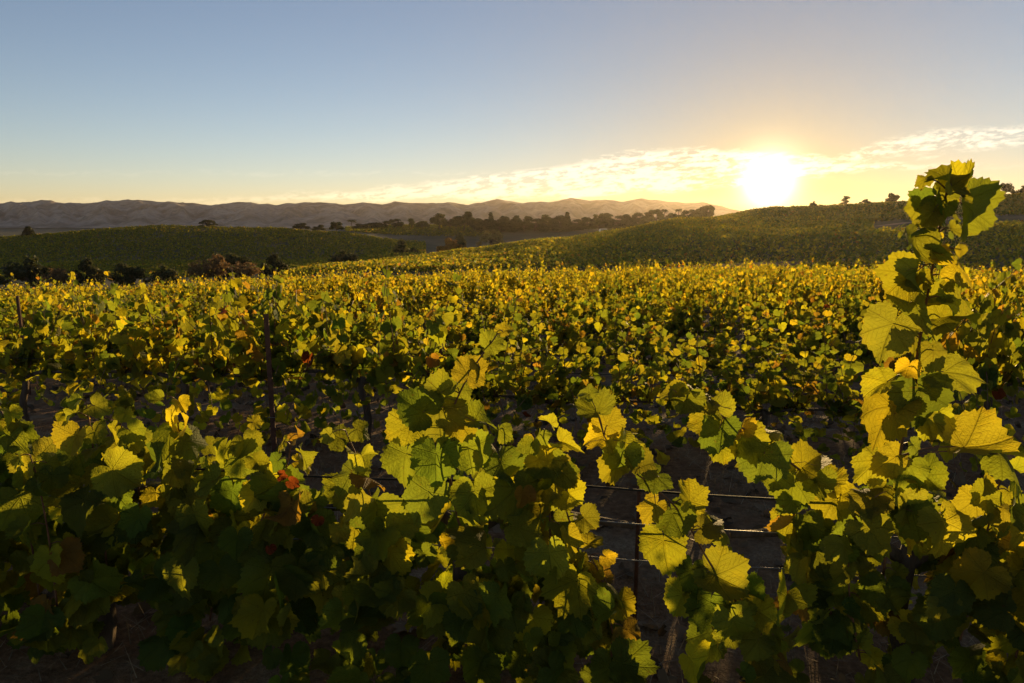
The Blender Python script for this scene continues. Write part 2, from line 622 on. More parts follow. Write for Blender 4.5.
# ------------------------------------------------------------------ numpy noise
def vnoise(x, y, seed=0):
    xi, yi = np.floor(x).astype(np.int64), np.floor(y).astype(np.int64)
    fx, fy = x - xi, y - yi
    fx, fy = fx * fx * (3 - 2 * fx), fy * fy * (3 - 2 * fy)

    def hsh(a, b):
        h = (a * 374761393 + b * 668265263 + seed * 974711) & 0xFFFFFFFF
        h = ((h ^ (h >> 13)) * 1274126177) & 0xFFFFFFFF
        return ((h ^ (h >> 16)) & 0xFFFF) / 65535.0
    return (hsh(xi, yi) * (1 - fx) + hsh(xi + 1, yi) * fx) * (1 - fy) + (hsh(xi, yi + 1) * (1 - fx) + hsh(xi + 1, yi + 1) * fx) * fy


def fbm(x, y, seed=0, o=4):
    s, a = 0, 0.5
    for k in range(o):
        s = s + a * vnoise(x * 2 ** k, y * 2 ** k, seed + k)
        a *= 0.5
    return s


# ------------------------------------------------------------------ terrain
U_K = np.array([-500, 0, 150, 270, 340, 400, 473, 552, 620, 680, 770, 850, 930, 1024, 1500.])
D_K = np.array([110, 150, 250, 330, 450, 640, 900, 2000, 5000.])
V_K = np.array([
    [292, 289, 278, 264, 247, 244, 236, 229, 226],
    [289, 286, 277, 264, 238, 242, 236, 229, 226],
    [287, 285, 275, 262, 227, 238, 234, 229, 226],
    [282, 279, 271, 261, 229, 238, 233, 229, 226],
    [273, 269, 266.5, 259, 234, 228, 230, 229, 226],
    [273, 267, 260.5, 253, 243, 226, 230, 229, 226],
    [273, 262, 251.5, 250, 246, 225, 231, 229, 226],
    [273, 256, 241, 243, 243, 226, 231, 229, 226],
    [272, 251, 231.5, 234, 237, 225, 230, 229, 226],
    [271, 244, 220, 226, 229, 222, 229, 229, 226],
    [270, 241, 220, 209, 216, 222, 226, 229, 226],
    [268, 239, 217, 206.5, 213, 220, 226, 229, 226],
    [264, 235, 215, 203, 211, 219, 226, 229, 226],
    [259, 230, 212, 196, 207, 216, 226, 229, 226],
    [252, 222, 205, 186, 200, 212, 226, 229, 226.]])
Z_K = EYE + slope(V_K) * D_K[None]
NEAR_D = np.array([-1000, 5.3, 8.3, 11.5, 20, 30, 45, 55, 80.])
NEAR_Z = np.array([0, 0, -0.34, -0.55, -0.96, -1.48, -2.33, -3.4, -7.0])
CREST_U = np.array([-500, 0, 150, 330, 560, 860, 1024, 1400.])
CREST_DV = np.array([34, 30, 23, 11, 3, 0, 8, 10.])     # rows the crest of the near field sits lower


def ground_z(x, y):
    x, y = np.asarray(x, float), np.asarray(y, float)
    t = x / np.maximum(y, 9.0)
    u = 512 + t * 683 * 1.0155
    far = np.stack([np.interp(y, D_K, z) for z in Z_K], -1)
    ui = np.clip(np.interp(u, U_K, np.arange(len(U_K))), 0, len(U_K) - 1.001)
    i = np.floor(ui).astype(int)
    s = ui - i
    s = s * s * (3 - 2 * s) * 0.5 + s * 0.5
    zf = np.take_along_axis(far, i[..., None], -1)[..., 0] * (1 - s) + np.take_along_axis(far, (i + 1)[..., None], -1)[..., 0] * s
    dv = np.interp(u, CREST_U, CREST_DV)
    zn = np.interp(y, NEAR_D, NEAR_Z) - dv / 683 * np.clip(y - 8, 0, 100)
    w = np.clip((y - 80) / 30.0, 0, 1)
    z = zn * (1 - w) + zf * w
    big = np.clip((y - 60) / 200, 0, 1) * np.clip((3000 - y) / 2000, 0, 1)
    z = z + big * 1.6 * (fbm(x / 45, y / 45, 7) - 0.47)
    z = z + 0.05 * (fbm(x * 1.3, y * 1.3, 3) - 0.47) * np.clip((40 - y) / 30, 0, 1)
    return z


def gz(x, y):
    return float(ground_z(np.array([x]), np.array([y]))[0])


dd = np.concatenate([np.linspace(-60, 1.5, 8), np.linspace(2, 14, 97), np.geomspace(14.2, 3900, 220)])
tt = np.concatenate([np.linspace(-1.75, -1.0, 18, endpoint=False), np.linspace(-1.0, 1.0, 200), np.linspace(1.0, 1.75, 19)[1:]])
DD, TT = np.meshgrid(dd, tt, indexing='ij')
XX = TT * np.maximum(DD, 22.0) * np.where(DD < 22, 1.0, 1.0)
ZZ = ground_z(XX, DD)
nr, nc = DD.shape
ii, jj = np.meshgrid(np.arange(nr - 1), np.arange(nc - 1), indexing='ij')
quads = np.stack([ii * nc + jj, ii * nc + jj + 1, (ii + 1) * nc + jj + 1, (ii + 1) * nc + jj], -1).reshape(-1, 4)
tag(build('ground', np.stack([XX, DD, ZZ], -1).reshape(-1, 3), quads, M_GROUND), kind='structure')

# ------------------------------------------------------------------ mountains
MU = [-1200, -700, -300, 0, 13, 28, 43, 66, 98, 130, 160, 190, 213, 226, 239, 258, 276, 290, 300, 315, 333, 345, 362, 383, 394, 406, 430, 456, 466, 480, 497, 523, 546, 558, 570, 588, 606, 622, 640, 655, 680, 705, 722, 745, 790, 900, 550, 1600, 2400]
MV = [206, 198, 205, 203.5, 201, 203, 199.5, 203, 202, 199, 201.5, 203, 205, 204, 202, 203, 205, 203.5, 203, 202, 203, 204, 202, 204, 202, 202.5, 202.5, 202.5, 204, 203, 199, 202.5, 202, 201, 198, 201, 199.5, 202, 198.5, 200.5, 202.5, 203, 206, 212, 217, 219, 216, 214, 218]
md = np.concatenate([np.linspace(2150, 3000, 60), np.linspace(3020, 3550, 16)])
mt = np.linspace(-1.15, 1.15, 900)
MD, MT = np.meshgrid(md, mt, indexing='ij')
mu = 512 + MT * 683 * 1.0155
crest = EYE + slope(np.interp(mu, MU, MV) - 3.2 * (fbm(mu / 9, mu * 0 + 2.2, 5, 3) - 0.45)) * 3000
base = EYE + float(slope(228)) * 2150
prof = np.where(MD < 3000, np.clip((MD - 2150) / 850, 0, 1) ** 0.9, 1 - np.clip((MD - 3000) / 550, 0, 1) ** 1.5)
warp = fbm(mu / 60, MD / 450, 21) * 60
spur = 1 - np.abs(2 * (((mu + warp) / 38 + 0.25 * vnoise(mu / 30, MD / 350, 4)) % 1.0) - 1)
spur2 = 1 - np.abs(2 * fbm(mu / 16, MD / 210, 9, 4) - 1)
off = np.where(MD < 3000, np.sin(np.pi * np.clip((MD - 2150) / 850, 0, 1)), 0)
MZ = base + (crest - base) * prof + off * (27 * (spur - 0.62) + 36 * (spur2 - 0.75))
MZ = np.minimum(MZ, EYE + (crest - EYE) * MD / 3000 * 0.985 + (MD > 2990) * 3)
nr, nc = MD.shape
ii, jj = np.meshgrid(np.arange(nr - 1), np.arange(nc - 1), indexing='ij')
quads = np.stack([ii * nc + jj, ii * nc + jj + 1, (ii + 1) * nc + jj + 1, (ii + 1) * nc + jj], -1).reshape(-1, 4)
tag(build('mountains', np.stack([MT * MD, MD, MZ], -1).reshape(-1, 3), quads, M_MOUNT), kind='structure')


# ------------------------------------------------------------------ tracks
def ribbon(name, pts, w0, w1):
    """pts: (u, d) along the centre line"""
    ctr = np.array([(side(u, 225) * d, d) for u, d in pts])
    c = spline(np.c_[ctr, np.zeros(len(ctr))], 60)[:, :2]
    tg = unit(np.gradient(c, axis=0))
    nn = np.c_[-tg[:, 1], tg[:, 0]]
    ww = np.linspace(w0, w1, 60)
    rows = np.linspace(-1, 1, 7)
    v = []
    for k in rows:
        q = c + nn * (ww * k / 2)[:, None]
        v.append(np.c_[q, ground_z(q[:, 0], q[:, 1]) + 0.10 - 0.06 * abs(k)])
    v = np.array(v)
    a, b = v.shape[:2]
    i, j = np.meshgrid(np.arange(a - 1), np.arange(b - 1), indexing='ij')
    q = np.stack([i * b + j, i * b + j + 1, (i + 1) * b + j + 1, (i + 1) * b + j], -1).reshape(-1, 4)
    return tag(build(name, v.reshape(-1, 3), q, M_ROAD), kind='structure')


ribbon('dirt_road', [(1180, 238), (1024, 226), (950, 212), (900, 200), (872, 192)], 5.5, 2.5)
ribbon('dirt_path', [(600, 100), (680, 112), (760, 116), (880, 118)], 5, 4)
ribbon('farm_road', [(470, 261), (552, 264), (620, 266), (690, 268)], 5, 4)


# ------------------------------------------------------------------ vine rows far off, too many to count
def hill_rows(name, u0, u1, d0, d1, rot, spacing, per_m, size, seed, w, dark=1.0, hgt=1.35):
    r = np.random.default_rng(seed)
    ext = d1 * 1.6
    c, s = math.cos(R(rot)), math.sin(R(rot))
    pts = []
    cx, cyy = side((u0 + u1) / 2, 230) * (d0 + d1) / 2, (d0 + d1) / 2
    for k in np.arange(-ext, ext, spacing):
        n = int(2 * ext * per_m)
        a = r.uniform(-ext, ext, n)
        x = cx + a * c - k * s
        y = cyy + a * s + k * c
        uu = 512 + x / np.maximum(y, 1) * 683 * 1.0155
        lim0 = d0 + 3 * np.sin(uu / 37)
        ok = (y > lim0) & (y < d1) & (uu > u0) & (uu < u1)
        if ok.any():
            gap = vnoise(x[ok] / 1.7, y[ok] * 0 + k, seed)
            q = np.c_[x[ok], y[ok]][gap > 0.16]
            pts.append(q)
    p = np.concatenate(pts)
    n = len(p)
    p = p + r.normal(0, 0.13, (n, 2))
    hz = r.uniform(0.25, hgt, n) * (0.8 + 0.4 * vnoise(p[:, 0] / 2.2, p[:, 1] / 2.2, 5))
    pos = np.c_[p, ground_z(p[:, 0], p[:, 1]) + hz]
    f = Foliage(T_CLUMP, seed)
    nr_ = r.normal(0, 1, (n, 3)) + np.array([0.1, -0.2, 0.5])
    f.add(pos, r.normal(0, 1, (n, 3)) - np.array([0, 0, 0.6]), nr_, size * r.uniform(0.6, 1.3, n), tints(n, r, w) * dark)
    return tag(f.build(name, M_HILL_LEAF, uv=False), kind='stuff')


hill_rows('vineyard_rows', -260, 425, 205, 462, 66, 4.4, 6.0, 0.50, 31, (4, 5, 4, 2, .5, 0), 1.05)
hill_rows('vineyard_rows', 345, 500, 520, 660, 20, 4.0, 2.2, 0.8, 36, (6, 4, 2, .4, .3, 0), 0.8)
hill_rows('vineyard_rows', 278, 800, 112, 256, 4, 2.7, 9, 0.34, 32, (4, 5, 4, 2, .5, 0), 1.05)
hill_rows('vineyard_rows', 690, 1240, 214, 348, -14, 3.2, 5.5, 0.48, 33, (6, 4, 2, .6, .3, 0), 0.85)
hill_rows('vineyard_rows', 800, 874, 96, 216, 4, 2.7, 9, 0.34, 35, (5, 5, 3, 1.2, .4, 0), 1.0)
hill_rows('vineyard_rows', 874, 1240, 98, 166, -10, 2.7, 11, 0.32, 34, (3, 5, 5, 2.2, .4, 0), 1.1)


# ------------------------------------------------------------------ trees
def crown_leaves(f, r, clumps, per, leaf, tone, spread=0.42):
    """clumps: (x, y, z, radius)"""
    for cx, cy_, cz, rad in clumps:
        n = max(12, int(per * rad ** 2))
        dv = unit(r.normal(0, 1, (n, 3)))
        rr = rad * r.uniform(0.25, 1.08, n) ** 0.5
        pos = np.array([cx, cy_, cz]) + dv * rr[:, None] * np.array([1, 1, 0.8])
        t = np.array(tone) * r.uniform(0.75, 1.3) * (1 + r.normal(0, 0.16, (n, 1)))
        f.add(pos, r.normal(0, 1, (n, 3)) - np.array([0, 0, .5]), dv * 0.7 + r.normal(0, .6, (n, 3)) + np.array([0, 0, .3]), leaf * r.uniform(0.6, 1.3, n), t)


GREEN, DARK, TAN, GOLD, PALE = (0.050, 0.062, 0.020), (0.034, 0.044, 0.018), (0.130, 0.090, 0.042), (0.21, 0.115, 0.022), (0.115, 0.115, 0.050)


def make_tree(name, kind, tone, seed, label, cat, group=None):
    """unit tree: one metre tall, scaled when placed"""
    r = np.random.default_rng(seed)
    root = empty(name, (0, 0, 0), 0, label, cat, group)
    tb = Tubes()
    f = Foliage(T_CLUMP, seed)
    if kind == 'round':
        tb.add([(0, 0, -.05), (.02, 0, .2), (0, .02, .45)], [.035, .028, .018])
        cl = []
        for k in range(16):
            a, e = r.uniform(0, 6.28), r.uniform(0, 1)
            rad = r.uniform(.10, .17)
            cx, cy_, cz = .34 * math.cos(a) * (1 - .5 * e), .34 * math.sin(a) * (1 - .5 * e), .36 + .46 * e
            cl.append((cx, cy_, cz, rad))
            tb.add(spline([(0, 0, .28), (cx * .5, cy_ * .5, (cz + .25) / 2), (cx, cy_, cz)], 6), np.linspace(.014, .004, 6), 5)
        crown_leaves(f, r, cl, 3600, .055, tone)
    elif kind == 'tall':
        tb.add([(0, 0, -.05), (.02, 0, .4), (0, .01, .85)], [.026, .02, .008])
        cl = []
        for k in range(15):
            z = r.uniform(.34, .93)
            a, q = r.uniform(0, 6.28), r.uniform(.02, .20) * (1.15 - z * .6)
            cx, cy_ = q * math.cos(a), q * math.sin(a)
            cl.append((cx, cy_, z, r.uniform(.06, .11)))
            tb.add([(0, 0, z - .12), (cx * .6, cy_ * .6, z - .04), (cx, cy_, z)], [.010, .006, .003], 5)
        crown_leaves(f, r, cl, 5200, .045, tone)
    elif kind == 'conifer':
        tb.add([(0, 0, -.05), (0, 0, .5), (0, 0, .97)], [.03, .018, .004])
        cl = []
        for z in np.linspace(.14, .96, 13):
            for a in np.linspace(0, 6.28, 6)[:-1] + r.uniform(0, 1):
                q = .20 * (1 - z) + .015
                cl.append((q * math.cos(a), q * math.sin(a), z - .02, .045 + .05 * (1 - z)))
        crown_leaves(f, r, cl, 3000, .045, tone)
    elif kind == 'bush':
        cl = []
        for k in range(22):
            a, q = r.uniform(0, 6.28), r.uniform(0, .62)
            z = .12 + r.uniform(0, .68) * (1 - (q / .75) ** 2)
            cl.append((q * math.cos(a), q * math.sin(a), z, r.uniform(.13, .24)))
            tb.add(spline([(0, 0, -.03), (q * .4 * math.cos(a), q * .4 * math.sin(a), z * .5), (q * math.cos(a), q * math.sin(a), z)], 6), np.linspace(.02, .005, 6), 5)
        crown_leaves(f, r, cl, 1900, .062, tone)
    elif kind == 'twiggy':
        cl = []
        for k in range(60):
            a, q = r.uniform(0, 6.28), r.uniform(.1, .58)
            z = r.uniform(.55, 1.0) * (1 - .5 * (q / .6) ** 2)
            tb.add(spline([(0, 0, -.03), (q * .5 * math.cos(a), q * .5 * math.sin(a), z * .6), (q * math.cos(a), q * math.sin(a), z)], 7), np.linspace(.012, .003, 7), 4)
            cl.append((q * math.cos(a), q * math.sin(a), z * .92, r.uniform(.06, .12)))
            cl.append((q * .6 * math.cos(a), q * .6 * math.sin(a), z * .55, r.uniform(.06, .11)))
        crown_leaves(f, r, cl, 1700, .040, tone)
    elif kind == 'dome':
        tb.add([(0, 0, -.05), (.02, 0, .3), (0, 0, .6)], [.05, .04, .02])
        cl = []
        for k in range(34):
            a, e = r.uniform(0, 6.28), r.uniform(.05, 1)
            q = .62 * math.sqrt(max(0, 1 - e * e)) * r.uniform(.8, 1)
            cl.append((q * math.cos(a), q * math.sin(a), .14 + .72 * e, r.uniform(.10, .16)))
            tb.add([(0, 0, .3), (q * .5 * math.cos(a), q * .5 * math.sin(a), .3 + .4 * e), (q * math.cos(a), q * math.sin(a), .14 + .72 * e)], [.014, .008, .004], 5)
        crown_leaves(f, r, cl, 3000, .045, tone)
    elif kind == 'palm':
        tb.add([(0, 0, -.05), (.01, 0, .4), (.0, 0, .86)], [.022, .018, .016])
        for k in range(26):
            a, up = r.uniform(0, 6.28), r.uniform(-.3, 1)
            ln = r.uniform(.15, .21)
            for s in np.linspace(.2, 1, 9):
                h = .86 + ln * (up * s - .9 * s * s)
                c = np.array([ln * s * math.cos(a), ln * s * math.sin(a), h])
                t = np.array([[math.cos(a), math.sin(a), -.6]])
                f.add(c[None], t, np.array([[0, 0, 1.]]) + r.normal(0, .5, (1, 3)), np.array([.05 * (1.2 - s * .7)]), np.array([tone]))
    tb.build('trunk' if kind not in ('bush', 'twiggy') else 'stems', M_TREE_BARK, root)
    f.build('crown' if kind not in ('bush', 'twiggy') else 'foliage', M_TREE_LEAF, root, uv=False)
    return root


PROTO = {}


def plant(kind, tone_name, variant, u, vtop, vbase, d, width_px, name, label, cat, group=None):
    tone = {'green': GREEN, 'dark': DARK, 'tan': TAN, 'gold': GOLD, 'pale': PALE}[tone_name]
    key = (kind, tone_name, variant)
    x = side(u, vbase) * d
    z0 = gz(x, d)
    top = EYE + float(slope(vtop)) * d
    h = max(top - z0, 1.0)
    spread = {'round': .72, 'tall': .36, 'conifer': .44, 'bush': 1.45, 'twiggy': 1.25, 'dome': 1.4, 'palm': .42}[kind]
    wm = width_px / F * d
    sc = (wm / spread, wm / spread, h)
    rz = random.uniform(0, 6.28)
    if key not in PROTO:
        o = make_tree(name, kind, tone, 100 + len(PROTO), label, cat, group)
        PROTO[key] = o
        o.location, o.rotation_euler, o.scale = (x, d, z0), (0, 0, rz), sc
    else:
        o = copy_thing(PROTO[key], (x, d, z0), rz, sc)
        o.name = name
        for k in ('label', 'category', 'group'):
            if k in o:
                del o[k]
        tag(o, label, cat, group)
    return o


GV = 'shrubs in the hollow beyond the vines'
for kind, tone, var, u, vt, vb, d, w, lab in [
    ('bush', 'dark', 0, 33, 252, 284, 150, 58, 'widest dark shrub in the hollow, at the low end of the valley'),
    ('bush', 'dark', 1, 90, 254, 284, 152, 34, 'dark shrub in the hollow just beyond the widest dark shrub'),
    ('bush', 'dark', 2, 132, 257, 284, 147, 38, 'rounded dark shrub standing apart between two brownish thickets'),
    ('bush', 'dark', 0, 167, 261, 284, 148, 34, 'low dark shrub beside the tan twiggy bushes'),
    ('twiggy', 'tan', 0, 58, 266, 285, 146, 34, 'low brown twiggy bush at the foot of the widest dark shrub'),
    ('twiggy', 'tan', 1, 202, 258, 284, 147, 30, 'brown twiggy bush next to the low dark shrub'),
    ('twiggy', 'tan', 0, 219, 251, 283, 150, 30, 'tallest tan twiggy bush in the hollow'),
    ('twiggy', 'tan', 1, 245, 260, 283, 146, 34, 'tan twiggy bush under the dark double shrub'),
    ('bush', 'dark', 2, 238, 247, 275, 172, 38, 'dark shrub above the tan twiggy bushes with a flat top'),
    ('bush', 'dark', 1, 276, 250, 276, 172, 30, 'dark shrub at the lower end of the mid slope vine rows'),
    ('bush', 'dark', 0, 346, 247, 262, 238, 40, 'dark shrub patch below the left hill beside the bare soil'),
    ('bush', 'green', 0, 402, 238, 254, 300, 22, 'dark green shrub on the bare ground below the farm road'),
    ('bush', 'green', 1, 414, 247, 255, 296, 16, 'small green shrub beside the bare ground'),
    ('bush', 'gold', 0, 450, 236, 250, 318, 26, 'golden orange rounded shrub'),
    ('bush', 'green', 0, 460, 232, 250, 335, 18, 'green shrub right behind the golden orange one'),
]:
    nm = 'shrub'
    plant(kind, tone, var, u, vt, vb, d, w, nm, lab, 'shrub', GV)
plant('dome', 'pale', 0, 491, 228, 245, 345, 30, 'willow_tree', 'pale dome shaped tree in front of the dark belt', 'tree')

for kind, tone, var, u, vt, vb, d, w, lab in [
    ('conifer', 'dark', 0, 29, 226, 238, 454, 12, 'lone small pointed tree on the low flank of the left hill'),
    ('dome', 'dark', 0, 208, 219, 227, 456, 20, 'dark spreading tree on top of the left hill'),
    ('round', 'dark', 0, 301, 222, 232, 458, 14, 'round dark tree, first of three beyond the left hill top'),
    ('round', 'dark', 1, 319, 224, 233, 458, 11, 'smallest of the three round trees beyond the left hill top'),
    ('round', 'green', 0, 337, 221, 233, 460, 12, 'last of three round trees beyond the left hill, next to the belt'),
]:
    plant(kind, tone, var, u, vt, vb, d, w, 'tree', lab, 'tree', 'trees on the left hill')

GB = 'trees in the belt below the mountains'
rounds = 'round dark tree in the belt below the distant mountains'
talls = 'narrow tall tree in the belt below the distant mountains'
for kind, tone, var, u, vt, vb, d, w, lab in [
    ('palm', 'green', 0, 352, 219, 236, 590, 10, 'slim palm at the far end of the tree belt'),
    ('round', 'dark', 0, 361, 223, 236, 585, 13, rounds), ('round', 'dark', 1, 370, 222, 236, 590, 15, rounds),
    ('round', 'green', 0, 379, 222, 236, 595, 12, rounds), ('tall', 'dark', 0, 386, 220, 235, 600, 8, talls),
    ('round', 'dark', 0, 396, 217.5, 235, 580, 14, 'dense round dark tree standing above its low neighbours'),
    ('tall', 'green', 0, 412, 218, 235, 600, 8, talls), ('round', 'green', 1, 422, 220, 235, 590, 13, rounds),
    ('tall', 'dark', 1, 460, 217, 234, 610, 9, talls),
    ('round', 'green', 0, 439, 212.5, 234, 585, 16, 'broad light green tree of the belt with an uneven top'),
    ('round', 'dark', 1, 450, 218, 234, 590, 12, rounds), ('tall', 'green', 1, 456, 216, 232, 600, 9, talls),
    ('round', 'dark', 1, 464, 210, 230, 575, 17, 'largest rounded tree standing clear above the belt'),
    ('round', 'green', 1, 475, 216, 234, 585, 12, rounds),
    ('round', 'dark', 0, 484, 217, 242, 560, 22, rounds), ('conifer', 'dark', 0, 491, 212, 240, 570, 9, 'pointed conifer standing above the dense dark trees'),
    ('round', 'dark', 1, 499, 215, 241, 560, 22, rounds), ('round', 'dark', 0, 511, 217, 241, 562, 22, rounds),
    ('tall', 'dark', 0, 517, 214, 240, 570, 9, talls), ('round', 'dark', 1, 524, 215, 240, 560, 18, rounds),
    ('round', 'dark', 0, 535, 217, 239, 565, 18, rounds), ('tall', 'green', 0, 544, 214, 238, 570, 11, talls),
    ('round', 'green', 0, 552, 217, 238, 575, 14, rounds), ('round', 'dark', 1, 559, 214, 238, 570, 16, rounds),
    ('conifer', 'dark', 0, 567, 211.5, 237, 575, 10, 'pointed conifer near the middle of the belt'),
    ('round', 'dark', 0, 576, 218, 237, 575, 14, rounds), ('round', 'dark', 1, 588, 216, 236, 570, 15, rounds),
    ('round', 'green', 1, 599, 211.5, 235, 575, 15, 'tall rounded tree just beyond the pale vehicle'),
    ('tall', 'green', 1, 608, 213, 234, 580, 11, talls), ('round', 'dark', 0, 618, 214, 233, 580, 16, rounds),
    ('round', 'dark', 1, 628, 213, 232, 585, 14, rounds), ('round', 'dark', 0, 639, 211, 231, 585, 16, rounds),
    ('tall', 'dark', 1, 647, 212, 230, 590, 9, talls), ('round', 'green', 0, 655, 208.5, 229, 590, 14, rounds),
    ('palm', 'dark', 0, 664, 208, 226, 600, 8, 'first of the slim palms towards the sun'), ('round', 'dark', 1, 671, 212, 226, 595, 12, rounds),
    ('palm', 'dark', 0, 678, 207.5, 226, 600, 8, 'second slim palm towards the sun'), ('round', 'dark', 0, 689, 208, 224, 600, 16, rounds),
    ('round', 'dark', 1, 699, 205, 224, 600, 14, rounds), ('round', 'green', 1, 708, 203, 224, 600, 12, 'tree of the belt nearest the sun'),
]:
    plant(kind, tone, var, u, vt, vb, d, w, 'palm_tree' if kind == 'palm' else 'conifer_tree' if kind == 'conifer' else 'tree', lab, 'tree', GB)

for i, (u, vt, vb, w) in enumerate([(u_, vt_ - 1.5, vb_, w_ * 1.25) for u_, vt_, vb_, w_ in [(486, 224, 243, 26), (503, 224, 242, 26), (521, 225, 241, 26),
                                    (538, 225, 240, 26), (556, 225, 239, 26), (574, 225, 238, 26), (592, 224, 237, 26), (610, 222, 235, 26), (628, 221, 233, 26), (646, 219, 231, 26), (664, 217, 228, 24), (682, 214, 226, 24), (698, 211, 224, 20)]]):
    plant('bush', 'dark' if i % 3 else 'green', i % 3, u, vt, vb, 555 + 9 * (i % 4), w, 'shrub', 'dark shrub filling the gaps between trunks of the tree belt', 'shrub', 'shrubs in the tree belt')

GR = 'trees on the ridge under the sun'
for kind, tone, var, u, vt, vb, d, w, lab in [
    ('bush', 'dark', 0, 813, 200, 206, 334, 10, 'low bush on the bare ridge close to the sun'),
    ('tall', 'dark', 0, 845, 195, 208, 336, 8, 'thin see-through tree alone on the ridge'),
    ('bush', 'dark', 1, 866, 198, 204, 335, 14, 'low bush on the ridge beside the thin tree'),
    ('bush', 'dark', 2, 893, 190, 205, 336, 15, 'round tree on the ridge next to the tall vine shoot'),
    ('bush', 'green', 0, 966, 188, 196, 338, 14, 'low green bush on the ridge beyond the tall vine shoot'),
    ('bush', 'dark', 2, 986, 186, 195, 338, 16, 'low dark bush on the high end of the ridge'),
    ('dome', 'dark', 0, 1004, 182, 194, 340, 20, 'dark rounded tree at the high end of the ridge'),
    ('bush', 'dark', 1, 1024, 183, 192, 340, 18, 'dark bush past the rounded tree, at the edge of view'),
]:
    plant(kind, tone, var, u, vt, vb, d, w, 'tree' if kind in ('tall', 'round', 'dome') else 'ridge_bush', lab, 'tree' if kind in ('tall', 'round', 'dome') else 'bush', GR)


# ------------------------------------------------------------------ a pale vehicle on the farm road
def box(name, x0, x1, y0, y1, z0, z1, mat, parent, taper=0.0):
    v = [(x0, y0, z0), (x1, y0, z0), (x1, y1, z0), (x0, y1, z0), (x0 + taper, y0 + taper * .3, z1), (x1 - taper, y0 + taper * .3, z1), (x1 - taper, y1 - taper * .3, z1), (x0 + taper, y1 - taper * .3, z1)]
    q = [(0, 3, 2, 1), (4, 5, 6, 7), (0, 1, 5, 4), (1, 2, 6, 5), (2, 3, 7, 6), (3, 0, 4, 7)]
    o = build(name, v, np.array(q), mat, parent, smooth=False)
    b = o.modifiers.new('bevel', 'BEVEL')
    b.width = 0.06
    b.segments = 2
    return o


vx, vd = side(604, 236) * 262, 262.0
car = empty('parked_van', (vx, vd, gz(vx, vd) + 0.1), 0.1, 'tiny white vehicle on the farm road below the tree belt', 'vehicle')
box('body', -2.2, 2.2, -.85, .85, .35, 1.05, M_WHITE, car)
box('cabin', -1.9, 1.2, -.8, .8, 1.05, 1.85, M_WHITE, car, .25)
box('window', -1.5, .8, -.835, -.70, 1.2, 1.65, M_GLASS, car)
for wx in (-1.4, 1.4):
    for wy in (-.85, .7):
        Tubes().add([(wx, wy, .34), (wx, wy + .15, .34)], .34, 12).build('wheel', M_TYRE, car)

# ------------------------------------------------------------------ the near field: rows of vines
TILT = -0.13
RZ = math.atan(TILT)


def grow_vine(seed, tmpl, mat, shoots, leaf, weights, canes=True, span=1.6, top=1.15, per_shoot=13, uv=False):
    """one trained vine, trunk at the origin, cordon along x. Returns its root."""
    r = np.random.default_rng(seed)
    root = empty('grapevine', (0, 0, 0))
    tb = Tubes()
    hz = 0.50
    tb.add(spline([(0, 0, -.05), (.02, .02, .2), (-.02, .0, .4), (0, 0, hz)], 8), np.linspace(.034, .024, 8), 7)
    for s in (-1, 1):
        tb.add(spline([(0, 0, hz - .04), (s * .25, .015, hz + .03), (s * span * .48, 0, hz + .02)], 7), np.linspace(.022, .012, 7), 6)
    tb.build('trunk', M_BARK, root)
    ct = Tubes()
    f = Foliage(tmpl, seed)
    for k in range(shoots):
        x0 = ((k % 8) + .5 + r.normal(0, .16)) / 8 * span - span / 2
        ln = r.uniform(.45, .85) * (1.25 if r.random() < .12 else 1)
        lean = r.normal(0, .42)
        up_ = r.random() < .14
        if up_:
            ln, lean = r.uniform(.68, 1.0), lean * .3
        dx = r.normal(0, .26)
        droop = r.uniform(.0, .45)
        if up_:
            droop = r.uniform(.1, .3)
        elif r.random() < .42:
            droop, ln, lean = r.uniform(1.2, 2.0), ln * 1.15, lean * 1.2
        s = np.linspace(0, 1, per_shoot)
        px = x0 + dx * ln * s
        py = lean * ln * s
        pz = hz + .03 + ln * (s * 1.05 - droop * s * s)
        pts = np.c_[px, py, np.maximum(pz, .07)]
        if canes:
            ct.add(pts, np.linspace(.005, .002, per_shoot), 4)
        m = per_shoot
        sgn = np.where(np.arange(m) % 2 == 0, 1, -1)
        az = r.uniform(0, 6.28) + sgn * 1.3 + r.normal(0, .6, m)
        o = np.c_[np.cos(az), np.sin(az) * 1.2, r.normal(.1, .3, m)]
        o = unit(o)
        sz = leaf * r.uniform(.5, 1.35, m) * (1 - .45 * s ** 3)
        pos = pts + o * (.036 * r.uniform(.6, 1.4, m))[:, None]
        nrm = o * .8 + np.array([0, 0, .25]) + r.normal(0, .45, (m, 3))
        ax = o * .5 - np.array([0, 0, .75]) + r.normal(0, .35, (m, 3))
        f.add(pos, ax, nrm, sz, tints(m, r, weights))
    m = 100
    low = np.c_[r.uniform(-.52, .52, m) * span, r.normal(0, .30, m), r.uniform(.05, .55, m)]
    o = unit(r.normal(0, 1, (m, 3)) * np.array([1, 1.2, .3]))
    f.add(low, o * .5 - np.array([0, 0, .75]) + r.normal(0, .35, (m, 3)), o * .55 + np.array([0, 0, .5]) + r.normal(0, .45, (m, 3)), leaf * r.uniform(.6, 1.2, m), tints(m, r, weights))
    if canes:
        ct.build('canes', M_CANE, root)
    f.build('foliage', mat, root, uv=uv)
    return root


